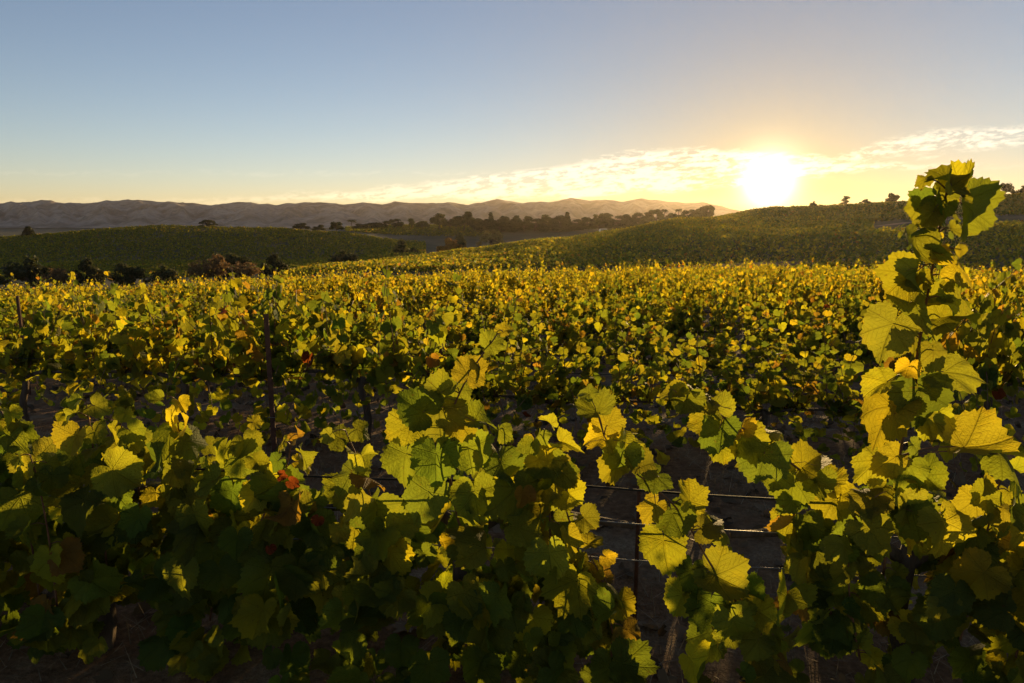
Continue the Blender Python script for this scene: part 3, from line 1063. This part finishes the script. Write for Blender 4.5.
protos_mid = [grow_vine(500 + k, T_MID, M_LEAF, 36, .068, w, uv=True) for k, w in enumerate([(4, 5, 4, 2, .8, .05), (5, 5, 3, 1.5, .5, .02), (3, 4, 5, 3.5, 1.2, .1), (4, 4, 4, 3, .9, .05), (6, 5, 3, 1, .4, 0)])]
protos_far = [grow_vine(600 + k, T_FAR, M_LEAF_FAR, 36, .069, w, canes=True) for k, w in enumerate([(3, 5, 5, 3, .4, 0), (4, 5, 4, 2.4, .35, 0), (2.5, 4, 5, 4, .6, 0), (4, 5, 4, 2, .6, 0), (3, 4, 4, 3, .5, 0)])]

ROW2_Y, ROW_GAP = 5.25, 3.0
used = set()
G2 = 'grapevines in the second row'
ROW2 = {-4: 'vine of the second row at the edge of view, far along from the rusty post',
        -3: 'leafy vine of the second row, third along from the rusty post',
        -2: 'yellowing vine of the second row two along from the rusty post',
        -1: 'vine of the second row with the rusty steel post against it',
        0: 'vine of the second row beyond the upright leafy shoots of the front row',
        1: 'dark shaded vine of the second row beyond the bare gap in the front row',
        2: 'vine of the second row seen past the arching leafy cane',
        3: 'vine of the second row right behind the tall front shoot',
        4: 'vine of the second row at the edge of view past the tall front shoot'}
n_ind = 0
first_far_rows = 12
for k in range(first_far_rows):
    yk = ROW2_Y + ROW_GAP * k
    sp_ = 1.55
    half = int((0.78 * yk + 1.6) / sp_) + 1
    for j in range(-half, half + 1):
        x = j * sp_ + (0.35 if k == 0 else random.uniform(-.2, .2) + (k * .61) % 1.5)
        y = yk + TILT * x + random.uniform(-.06, .06)
        if abs(x) / max(y, 1) > 0.80 + 0.6 / y or n_ind > 296:
            continue
        pool = protos_mid if k < 3 else protos_far
        i = random.randrange(len(pool))
        s = random.uniform(.94, 1.08)
        hs = random.uniform(.72, 1.25)
        if k in (1, 2):
            hs *= .9
        if k < 2 and .95 < x < 2.7 + .8 * k:
            hs = .70
        loc = (x, y, gz(x, y))
        rz = RZ + (math.pi if random.random() < .5 else 0)
        if (k < 3, i) not in used:
            o = pool[i]
            used.add((k < 3, i))
            o.location, o.rotation_euler, o.scale = loc, (0, 0, rz), (s, 1.0, hs)
        else:
            o = copy_thing(pool[i], loc, rz, (s, 1.0, hs))
        if k == 0:
            tag(o, ROW2.get(j, 'vine of the second row standing just outside the view'), 'grapevine', G2)
        elif k < 3:
            tag(o, 'yellow-green vine in the two rows just behind the row with the rusty post', 'grapevine', 'grapevines in the third and fourth rows')
        else:
            tag(o, 'golden backlit vine packed in the farther rows before the crest', 'grapevine', 'grapevines in the farther rows of the field')
        n_ind += 1

# the last rows before the crest, past three hundred vines
r = np.random.default_rng(77)
f = Foliage(T_FAR, 77)
for k in range(first_far_rows, first_far_rows + 7):
    yk = ROW2_Y + ROW_GAP * k
    half = yk * .86
    n = int(2 * half * 150)
    x = r.uniform(-half, half, n)
    y = yk + TILT * x + r.normal(0, .26, n)
    lump = vnoise(x / .55, x * 0 + k, 9)
    hh = .25 + r.uniform(0, 1, n) ** .8 * (.45 + .72 * lump)
    o = unit(np.c_[r.normal(0, 1, (n, 2)), r.normal(.1, .3, n)])
    f.add(np.c_[x, y, ground_z(x, y) + hh], o * .5 - np.array([0, 0, .75]) + r.normal(0, .35, (n, 3)), o * .55 + np.array([0, 0, .5]) + r.normal(0, .45, (n, 3)), .10 * r.uniform(.65, 1.25, n), tints(n, r, (3, 5, 5, 3, .9, 0)))
tag(f.build('vineyard_rows', M_LEAF_FAR, uv=False), kind='stuff')


# ------------------------------------------------------------------ posts and wires
def t_post(u, vtop, d, label, dy=0):
    x = side(u, vtop) * d
    z0 = gz(x, d)
    h = EYE + float(slope(vtop)) * d - z0
    o = empty('trellis_post', (x, d, z0), RZ, label, 'post', 'rusty trellis posts')
    w, t = .018, .0045
    v, q = [], []
    prof = [(-w, -t), (w, -t), (w, t), (t, t), (t, w * 1.4), (-t, w * 1.4), (-t, t), (-w, t)]
    for z in (-.1, h):
        v += [(a, b, z) for a, b in prof]
    n = len(prof)
    q = [(i, (i + 1) % n, n + (i + 1) % n, n + i) for i in range(n)]
    q += [(8, 9, 10, 15), (15, 10, 11, 14), (14, 11, 12, 13)]
    build('stem', v, np.array(q), M_RUST, o, smooth=False)
    ring = Tubes().add([(-.028, -.008, h * .30), (.0, -.013, h * .30), (.028, -.008, h * .30)], .0025, 5)
    ring.build('wire_clip', M_WIRE, o)
    return o


t_post(266, 314, 4.86, 'rusty steel post standing bare above the second row of vines')
t_post(17, 296, 8.1, 'dark steel post half hidden among the vines behind the second row')
t_post(440, 314, 7.6, 'short dark post among yellow leaves in the middle of the field')


def row_wire(y0, z, x0, x1, rad, mat, label, seed):
    r = np.random.default_rng(seed)
    x = np.linspace(x0, x1, 80)
    sag = -.012 * np.sin((x * 1.9) % math.pi) + .003 * np.sin(x * 3 + seed)
    y = y0 + TILT * x + .004 * np.sin(x * 5 + seed)
    o = Tubes().add(np.c_[x, y, z + sag], rad, 6).build('trellis_wire', mat)
    return tag(o, label, 'wire', 'trellis wires')


row_wire(2.34, .825, -2.6, 2.4, .0042, M_HOSE, 'black top wire of the front row crossing the bare gap', 1)
row_wire(2.34, .702, -2.6, 2.4, .0026, M_WIRE, 'shiny middle wire of the front row between two darker lines', 2)
row_wire(2.36, .555, -2.6, 2.4, .0026, M_WIRE, 'thin sagging lowest wire of the front row', 3)
row_wire(5.25, .60, -6, 6, .003, M_HOSE, 'dark wire running through the second row of vines', 4)

stk = P(640, 462, 2.46)
st = Tubes().add([(stk[0], stk[1], gz(stk[0], stk[1]) - .1), (stk[0], stk[1], stk[2] * .5), tuple(stk)], .008, 6).build('vine_stake', M_RUST)
tag(st, 'thin dark stake standing in the bare gap of the front row', 'stake')

# ------------------------------------------------------------------ front row, shoot by shoot
FR = np.random.default_rng(4242)
CAMP = np.array([0, 0, EYE])


def front_vine(u, label):
    b = P(u, 600, 2.36 / (1 - TILT * side(u, 600)))
    z0 = gz(b[0], b[1])
    root = empty('grapevine', (b[0], b[1], z0), RZ, label, 'grapevine', 'grapevines of the front row')
    return root


def local(root, pts):
    """world points into the vine's own frame"""
    pts = np.asarray(pts, float) - np.array(root.location)
    c, s = math.cos(-root.rotation_euler[2]), math.sin(-root.rotation_euler[2])
    return np.c_[pts[:, 0] * c - pts[:, 1] * s, pts[:, 0] * s + pts[:, 1] * c, pts[:, 2]]


def local_dir(root, d):
    d = np.asarray(d, float).reshape(-1, 3)
    c, s = math.cos(-root.rotation_euler[2]), math.sin(-root.rotation_euler[2])
    return np.c_[d[:, 0] * c - d[:, 1] * s, d[:, 0] * s + d[:, 1] * c, d[:, 2]]


VA = front_vine(95, 'dark leafy vine of the front row at the low sunless end')
VB = front_vine(470, 'front row vine with upright lit shoots beside the bare gap')
VC = front_vine(905, 'front row vine carrying the tallest shoot against the sky')
for vine in (VA, VB, VC):
    tb = Tubes()
    tb.add(spline([(0, 0, -.06), (.03, .02, .2), (-.03, -.01, .42), (.0, 0, .66)], 10), [.045, .042, .04, .036, .036, .034, .034, .034, .03, .028], 9)
    for s in (-1, 1):
        tb.add(spline([(0, 0, .60), (s * .2, .02, .69), (s * .6, -.01, .67)], 9), np.linspace(.026, .013, 9), 7)
    tb.build('trunk', M_BARK, vine)


def shoot(vine, pts, dep, leaves=None, auto=None, rad=.0045, w=(3, 5, 3, 1, .3, 0), size=(.055, .10), seed=0, both=True):
    """pts: (u, v) along the cane; dep: depth at both ends; leaves: explicit (u, v, width_px, tip angle, tilt, tone, depth offset); auto: number of leaves along it"""
    r = np.random.default_rng(1000 + seed)
    dl = np.linspace(dep[0], dep[1], len(pts))
    c = spline([P(u, v, d) for (u, v), d in zip(pts, dl)], 26)
    t = Tubes()
    t.add(local(vine, c), np.linspace(rad, rad * .45, 26), 7)
    f = Foliage(T_HERO, 2000 + seed)
    if leaves:
        for (u, v, wp, ang, tilt, tone, off) in leaves:
            # nearest cane point in view
            k = int(np.argmin([abs(side(u, v) - q[0] / q[1]) + abs(float(slope(v)) - (q[2] - EYE) / q[1]) for q in c]))
            d = c[k][1] + off
            ln = wp / F * d / 1.55
            ctr = P(u, v, d)
            view = unit((CAMP - ctr)[None])[0]
            a = R(ang)
            right, up = np.array([1., 0, 0]), np.array([0, 0, 1.])
            axis = right * math.sin(a) + up * math.cos(a)
            nrm = view * tilt[0] + right * tilt[1] + up * tilt[2] + r.normal(0, .08, 3)
            nrm = unit(nrm[None])[0]
            axis = unit((axis - nrm * axis.dot(nrm))[None])[0]
            joint = ctr - axis * ln * .28
            f.add(local(vine, joint[None]), local_dir(vine, axis), local_dir(vine, nrm), [ln], tints(1, r, tone), 1.5)
            mid = (joint + c[k]) / 2 + np.array([0, 0, .012])
            t.add(local(vine, spline([c[k], mid, joint], 6)), np.linspace(.0022, .0014, 6), 5)
    if auto:
        s = np.linspace(.06, 1, auto)
        idx = s * 25
        base = np.array([c[int(i)] * (1 - i % 1) + c[min(int(i) + 1, 25)] * (i % 1) for i in idx])
        sgn = np.where(np.arange(auto) % 2 == 0, 1, -1)
        o = unit(np.c_[sgn * r.uniform(.5, 1, auto), r.normal(-.25, .55, auto), r.normal(.1, .35, auto)])
        joint = base + o * (r.uniform(.025, .06, auto))[:, None]
        sz = r.uniform(size[0], size[1], auto) * (1 - .5 * s ** 4)
        nrm = o * .35 + np.c_[r.normal(0, .35, auto), r.choice([-1, 1], auto, p=[.75, .25]) * r.uniform(.35, 1, auto), r.uniform(.1, .8, auto)]
        ax = o * .55 + np.array([0, 0, -.65]) + r.normal(0, .3, (auto, 3))
        f.add(local(vine, joint), local_dir(vine, ax), local_dir(vine, nrm), sz, tints(auto, r, w), 1.6)
        for a_, b_ in zip(base, joint):
            t.add(local(vine, spline([a_, (a_ + b_) / 2 + np.array([0, 0, .008]), b_], 5)), np.linspace(.0022, .0014, 5), 4)
    if leaves:
        for q in range(5):
            c0 = c[int(r.integers(6, 25))]
            ph, sg = r.uniform(0, 6.28), r.choice([-1, 1])
            tt_ = np.linspace(0, 1, 22)
            cur = c0 + np.c_[sg * tt_ * .07 + .010 * tt_ * np.cos(ph + 14 * tt_), -.03 * tt_ + .010 * tt_ * np.sin(ph + 14 * tt_), .05 * tt_ - .05 * tt_ ** 2]
            t.add(local(vine, cur), np.linspace(.0013, .0006, 22), 4)
    so = t.build('shoot', M_CANE, vine)
    lf = f.build('leaves', M_LEAF, so)
    return so


Yl = (0, 3, 6, 1.2, .1, 0)
Gr = (2, 5, 3, .3, 0, 0)
Dk = (6, 3, .5, 0, 0, 0)
Rd = (2, 2, 1, 0, .7, .9)
FACE, UPT, RT, LT = (1, 0, .25), (.55, 0, .85), (.75, .7, .2), (.75, -.7, .2)
# the tall shoot against the sky
shoot(VC, [(880, 600), (892, 510), (904, 430), (919, 345), (931, 275), (941, 220), (947, 190)], (2.16, 1.62), leaves=[
    (950, 180, 44, 20, (.6, .5, .5), Yl, -.02), (964, 182, 36, 60, (.5, -.5, .6), Yl, .01), (963, 214, 58, 192, (.6, .75, .1), Yl, .0),
    (931, 208, 38, 205, (.35, -.9, .1), Rd, -.01), (944, 200, 32, 120, FACE, Yl, -.02), (913, 244, 40, 200, (.4, -.9, .2), Rd, .0), (921, 228, 20, 330, UPT, Dk, .01),
    (938, 248, 22, 60, UPT, Yl, -.01), (961, 262, 50, 75, (.7, .2, .5), Yl, -.03), (902, 280, 46, 235, FACE, Yl, .02), (915, 282, 28, 200, LT, Rd, -.02),
    (935, 300, 34, 50, UPT, Yl, .02), (952, 314, 62, 80, (.8, .1, .45), Yl, -.03), (888, 332, 56, 205, (.9, -.3, .2), Yl, -.03), (913, 340, 34, 150, (.7, .5, .1), Yl, .02),
    (956, 372, 62, 100, (.8, .35, .35), Yl, -.02), (880, 384, 40, 250, UPT, Yl, .02), (886, 414, 60, 215, (.85, -.2, .35), Yl, -.04), (922, 400, 56, 165, (.7, .1, .1), Dk, -.05),
    (935, 424, 44, 150, FACE, Yl, .03), (978, 447, 80, 88, (.45, .1, .85), Yl, -.10), (1010, 455, 60, 110, (.5, .2, .8), Yl, -.10), (872, 465, 44, 230, FACE, Yl, .02),
    (906, 470, 40, 200, FACE, Gr, -.03), (930, 480, 40, 140, FACE, Yl, .04), (868, 500, 44, 230, UPT, Gr, -.02), (915, 520, 50, 160, FACE, Dk, -.05)], rad=.005, seed=1, auto=32, size=(.03, .068), w=(1, 5, 5, 1.5, .1, 0))
# the arching cane over the bare gap
shoot(VC, [(872, 540), (838, 498), (800, 470), (760, 440), (715, 412), (668, 394)], (2.2, 2.05), leaves=[
    (672, 392, 26, 300, UPT, Yl, 0), (685, 402, 34, 200, FACE, Gr, -.02), (703, 398, 36, 20, UPT, Yl, .02), (716, 406, 32, 340, (.8, .3, .4), Yl, .0), (704, 424, 30, 190, FACE, Yl, .02),
    (718, 436, 44, 190, (.8, 0, .3), Dk, -.03), (722, 452, 30, 170, FACE, Yl, .02), (738, 428, 38, 350, UPT, Yl, .02), (748, 442, 44, 160, FACE, Yl, -.02), (770, 434, 48, 40, (.8, .1, .5), Yl, .02),
    (762, 462, 50, 190, FACE, Dk, -.04), (775, 478, 40, 180, FACE, Yl, .02), (792, 486, 42, 185, FACE, Gr, -.02), (808, 462, 48, 40, (.85, .1, .4), Yl, .0), (818, 485, 34, 170, FACE, Yl, -.02),
    (832, 478, 34, 60, UPT, Yl, .02), (830, 505, 40, 200, FACE, Yl, .02), (846, 492, 36, 30, UPT, Gr, -.02), (690, 388, 22, 0, UPT, Yl, .0)], rad=.005, seed=2)
# cane hanging across the wires
shoot(VC, [(760, 640), (735, 600), (708, 560), (682, 515), (655, 488), (622, 462), (604, 436)], (2.2, 2.15), leaves=[
    (690, 494, 40, 20, (.7, .6, .2), Yl, 0), (676, 520, 44, 160, FACE, Gr, -.02), (706, 524, 38, 50, FACE, Yl, .0), (722, 528, 34, 60, (.8, .5, .3), Yl, .02), (664, 548, 46, 170, (.8, -.2, .3), Yl, .0),
    (690, 575, 36, 190, FACE, Gr, .02), (724, 580, 60, 130, (.9, .1, .3), Yl, -.03), (748, 596, 48, 100, FACE, Yl, .0), (650, 478, 36, 220, UPT, Gr, .0), (640, 462, 36, 30, (.7, .5, .4), Yl, .0),
    (622, 456, 38, 200, FACE, Gr, -.02), (612, 470, 34, 230, FACE, Yl, .02), (600, 440, 36, 200, UPT, Yl, .0), (610, 420, 34, 20, FACE, Yl, .02), (594, 408, 36, 340, UPT, Yl, .0), (586, 392, 24, 330, UPT, Gr, 0),
    (626, 440, 30, 40, RT, Gr, .0), (652, 510, 34, 210, LT, Gr, .0), (708, 610, 50, 190, FACE, Dk, -.04), (680, 600, 40, 200, FACE, Yl, .02)], rad=.0045, seed=3)
# vine B, upright shoots
shoot(VB, [(468, 560), (452, 490), (448, 430), (466, 380), (496, 336)], (2.3, 2.1), leaves=[
    (506, 330, 22, 30, UPT, Yl, 0), (494, 342, 26, 60, FACE, Yl, 0), (470, 370, 38, 20, (.85, .2, .4), Yl, -.02), (482, 366, 24, 60, RT, Gr, 0), (437, 388, 38, 330, (.8, -.2, .5), Yl, 0), (455, 395, 34, 190, FACE, Gr, 0),
    (416, 408, 46, 300, FACE, Dk, -.02), (440, 418, 50, 180, FACE, Gr, -.03), (405, 428, 44, 240, FACE, Yl, .02), (462, 425, 40, 150, FACE, Gr, .0), (480, 420, 34, 60, UPT, Yl, .0), (404, 462, 50, 190, (.9, -.1, .2), Yl, -.03),
    (436, 462, 52, 180, FACE, Dk, -.05), (470, 455, 46, 170, FACE, Gr, -.02), (492, 450, 38, 100, RT, Yl, .02), (505, 470, 46, 160, (.6, .7, .2), Dk, -.04), (424, 500, 56, 200, FACE, Dk, -.05), (476, 500, 54, 170, FACE, Dk, -.06)], rad=.005, seed=4)
shoot(VB, [(560, 600), (550, 530), (552, 470), (545, 430)], (2.3, 2.2), auto=13, seed=5, w=(1, 4, 4, 2, .2, 0))
shoot(VB, [(596, 660), (588, 590), (572, 530), (556, 480), (538, 440)], (2.25, 2.2), auto=16, seed=6, w=(1, 4, 4, 2, .3, 0))
shoot(VB, [(400, 600), (380, 530), (362, 470), (345, 430)], (2.3, 2.15), auto=14, seed=7, w=(3, 5, 3, 1, .2, 0))
shoot(VB, [(500, 640), (512, 560), (520, 500), (508, 430)], (2.35, 2.3), auto=14, seed=8)
shoot(VB, [(606, 700), (612, 640), (606, 590), (590, 555)], (2.2, 2.2), auto=11, seed=9, w=(1, 4, 4, 2, .2, 0))
# vine A, its low lit tops
for i, (pp, dp, na) in enumerate([
    ([(110, 600), (100, 500), (92, 440), (86, 402)], (2.5, 2.4), 14), ([(190, 590), (186, 500), (180, 440), (174, 398)], (2.5, 2.3), 14),
    ([(40, 600), (25, 500), (14, 440), (0, 408)], (2.55, 2.5), 14), ([(240, 600), (262, 520), (285, 470), (292, 438)], (2.4, 2.2), 13),
    ([(140, 600), (140, 500), (128, 450), (118, 415)], (2.55, 2.5), 13), ([(60, 640), (52, 560), (40, 490), (30, 455)], (2.4, 2.3), 12),
    ([(210, 620), (226, 520), (232, 460), (240, 425)], (2.55, 2.45), 13), ([(-60, 600), (-66, 500), (-70, 420)], (2.6, 2.55), 13)]):
    shoot(VA, pp, dp, auto=na, seed=20 + i, w=(1.5, 5, 4.5, 1.8, .4, 0))
for i, (pp, dp, na) in enumerate([
    ([(840, 640), (820, 580), (800, 530), (795, 500)], (2.2, 2.15), 14), ([(780, 690), (770, 650), (752, 620), (735, 590)], (2.2, 2.15), 12),
    ([(960, 640), (975, 580), (990, 520), (1003, 470)], (2.1, 2.0), 15), ([(1010, 680), (1030, 600), (1045, 540)], (2.1, 2.0), 14),
    ([(930, 640), (940, 560), (950, 510)], (2.2, 2.15), 12), ([(860, 660), (850, 600), (848, 550)], (2.15, 2.1), 12)]):
    shoot(VC, pp, dp, auto=na, seed=40 + i, w=(2, 5, 4, 1.6, .4, 0))

# the shaded mass of each front vine
HOLES = [(375, 455, 430, 520), (100, 590, 155, 665), (285, 420, 330, 455), (540, 455, 575, 480)]


def top_edge(u):
    return np.interp(u, [-150, 0, 60, 100, 150, 200, 250, 300, 340, 390, 440, 480, 520, 545, 570, 600, 640, 660], [440, 440, 455, 430, 455, 440, 462, 480, 470, 500, 480, 470, 480, 500, 545, 590, 680, 700])


def mass(vine, u0, u1, n, seed, edge, w, dens=lambda u, v: 1.0):
    r = np.random.default_rng(seed)
    f = Foliage(T_HERO, seed)
    pos, k = [], 0
    while k < n:
        u, v = r.uniform(u0, u1), 400 + 330 * r.random() ** .78
        if v < edge(u) + r.normal(0, 8) or any(a < u < c and b < v < d for a, b, c, d in HOLES):
            continue
        if r.random() > dens(u, v):
            continue
        d = (2.36 + r.uniform(-.28, .34)) / (1 - TILT * side(u, v))
        q = P(u, v, d)
        if q[2] < .08:
            continue
        pos.append(q)
        k += 1
    pos = np.array(pos)
    off = np.sign(pos[:, 1] - (2.36 + TILT * pos[:, 0]))
    o = unit(np.c_[r.normal(0, .6, n), off * r.uniform(.1, 1, n), r.normal(.1, .3, n)])
    nrm = o * .4 + np.c_[r.normal(0, .35, n), -r.uniform(.0, 1.0, n), r.uniform(.1, .9, n)]
    ax = o * .3 + np.array([0, 0, -.75]) + r.normal(0, .35, (n, 3))
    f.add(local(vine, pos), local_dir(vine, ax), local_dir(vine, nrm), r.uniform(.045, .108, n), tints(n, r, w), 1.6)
    return f.build('foliage', M_LEAF, vine)


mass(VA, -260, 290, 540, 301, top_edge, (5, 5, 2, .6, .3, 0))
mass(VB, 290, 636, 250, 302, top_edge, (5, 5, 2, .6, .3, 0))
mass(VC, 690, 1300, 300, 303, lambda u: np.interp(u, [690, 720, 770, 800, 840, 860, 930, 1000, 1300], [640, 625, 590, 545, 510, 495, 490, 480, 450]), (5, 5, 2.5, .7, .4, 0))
# a few red leaves in the left mass
f = Foliage(T_HERO, 900)
for u, v, wp, ang in [(291, 482, 13, 120), (318, 519, 12, 200), (281, 476, 10, 90), (270, 548, 11, 160)]:
    q = P(u, v, 2.02)
    f.add(local(VA, q[None]), local_dir(VA, [math.sin(R(ang)), 0, math.cos(R(ang))]), local_dir(VA, [.1, -1, .5]), [wp / F * 2.02 / 1.5], np.array([[.085, .022, .010]]), 1.8)
tag(f.build('red_leaves', M_LEAF, VA), 'red turning leaves')

# ------------------------------------------------------------------ litter and dry grass on the soil
r = np.random.default_rng(88)
n = 5200
x, y = r.uniform(-9, 9, n), r.uniform(2.2, 16, n)
f = Foliage(T_FAR, 88)
f.add(np.c_[x, y, ground_z(x, y) + r.uniform(.008, .03, n)], r.normal(0, 1, (n, 3)) * np.array([1, 1, .15]), np.array([0, 0, 1.]) + r.normal(0, .35, (n, 3)), .05 * r.uniform(.5, 1.3, n),
      np.array([.15, .10, .055]) * r.uniform(.4, 1.5, (n, 1)), 1.6)
tag(f.build('fallen_leaves', M_STRAW, uv=False), kind='stuff')
n = 26000
x, y = r.uniform(-7, 7, n), r.uniform(2.0, 9, n)
keep = fbm(x * 1.1, y * 1.1, 61) > .44
x, y = x[keep], y[keep]
n = len(x)
z = ground_z(x, y)
az = r.uniform(0, 6.28, n)
ln = r.uniform(.04, .16, n)
w_ = .0022
lean = r.uniform(.3, 1.4, n)
tip = np.c_[x + np.cos(az) * ln * lean, y + np.sin(az) * ln * lean, z + ln * (1.25 - .75 * np.minimum(lean, 1.4))]
sd = np.c_[-np.sin(az), np.cos(az), np.zeros(n)] * w_
b0 = np.c_[x, y, z]
v = np.stack([b0 - sd, b0 + sd, tip], 1).reshape(-1, 3)
tri = np.arange(3 * n).reshape(-1, 3)
tag(build('grass', v, tri, M_STRAW, tint=np.repeat(np.array([.26, .19, .10]) * r.uniform(.5, 1.3, (n, 1)), 3, axis=0)), kind='stuff')

# ------------------------------------------------------------------ evening haze
low = float(min(ZZ.min(), MZ.min())) - 1.0
topz = float(max(MZ.max(), ZZ.max())) + 12.0
hx, y0, y1 = 7000.0, -90.0, 4000.0
v = [(-hx, y0, low), (hx, y0, low), (hx, y1, low), (-hx, y1, low), (-hx, y0, topz), (hx, y0, topz), (hx, y1, topz), (-hx, y1, topz)]
q = np.array([(0, 3, 2, 1), (4, 5, 6, 7), (0, 1, 5, 4), (1, 2, 6, 5), (2, 3, 7, 6), (3, 0, 4, 7)])
mh, k = material('evening_haze')
pv = k.n('ShaderNodeVolumePrincipled')
pv.inputs['Color'].default_value = (0.95, 0.82, 0.70, 1)
pv.inputs['Density'].default_value = 0.000034
pv.inputs['Anisotropy'].default_value = 0.70
o = k.n('ShaderNodeOutputMaterial')
k.nt.links.new(pv.outputs[0], o.inputs['Volume'])
tag(build('haze', v, q, mh, smooth=False), kind='stuff')
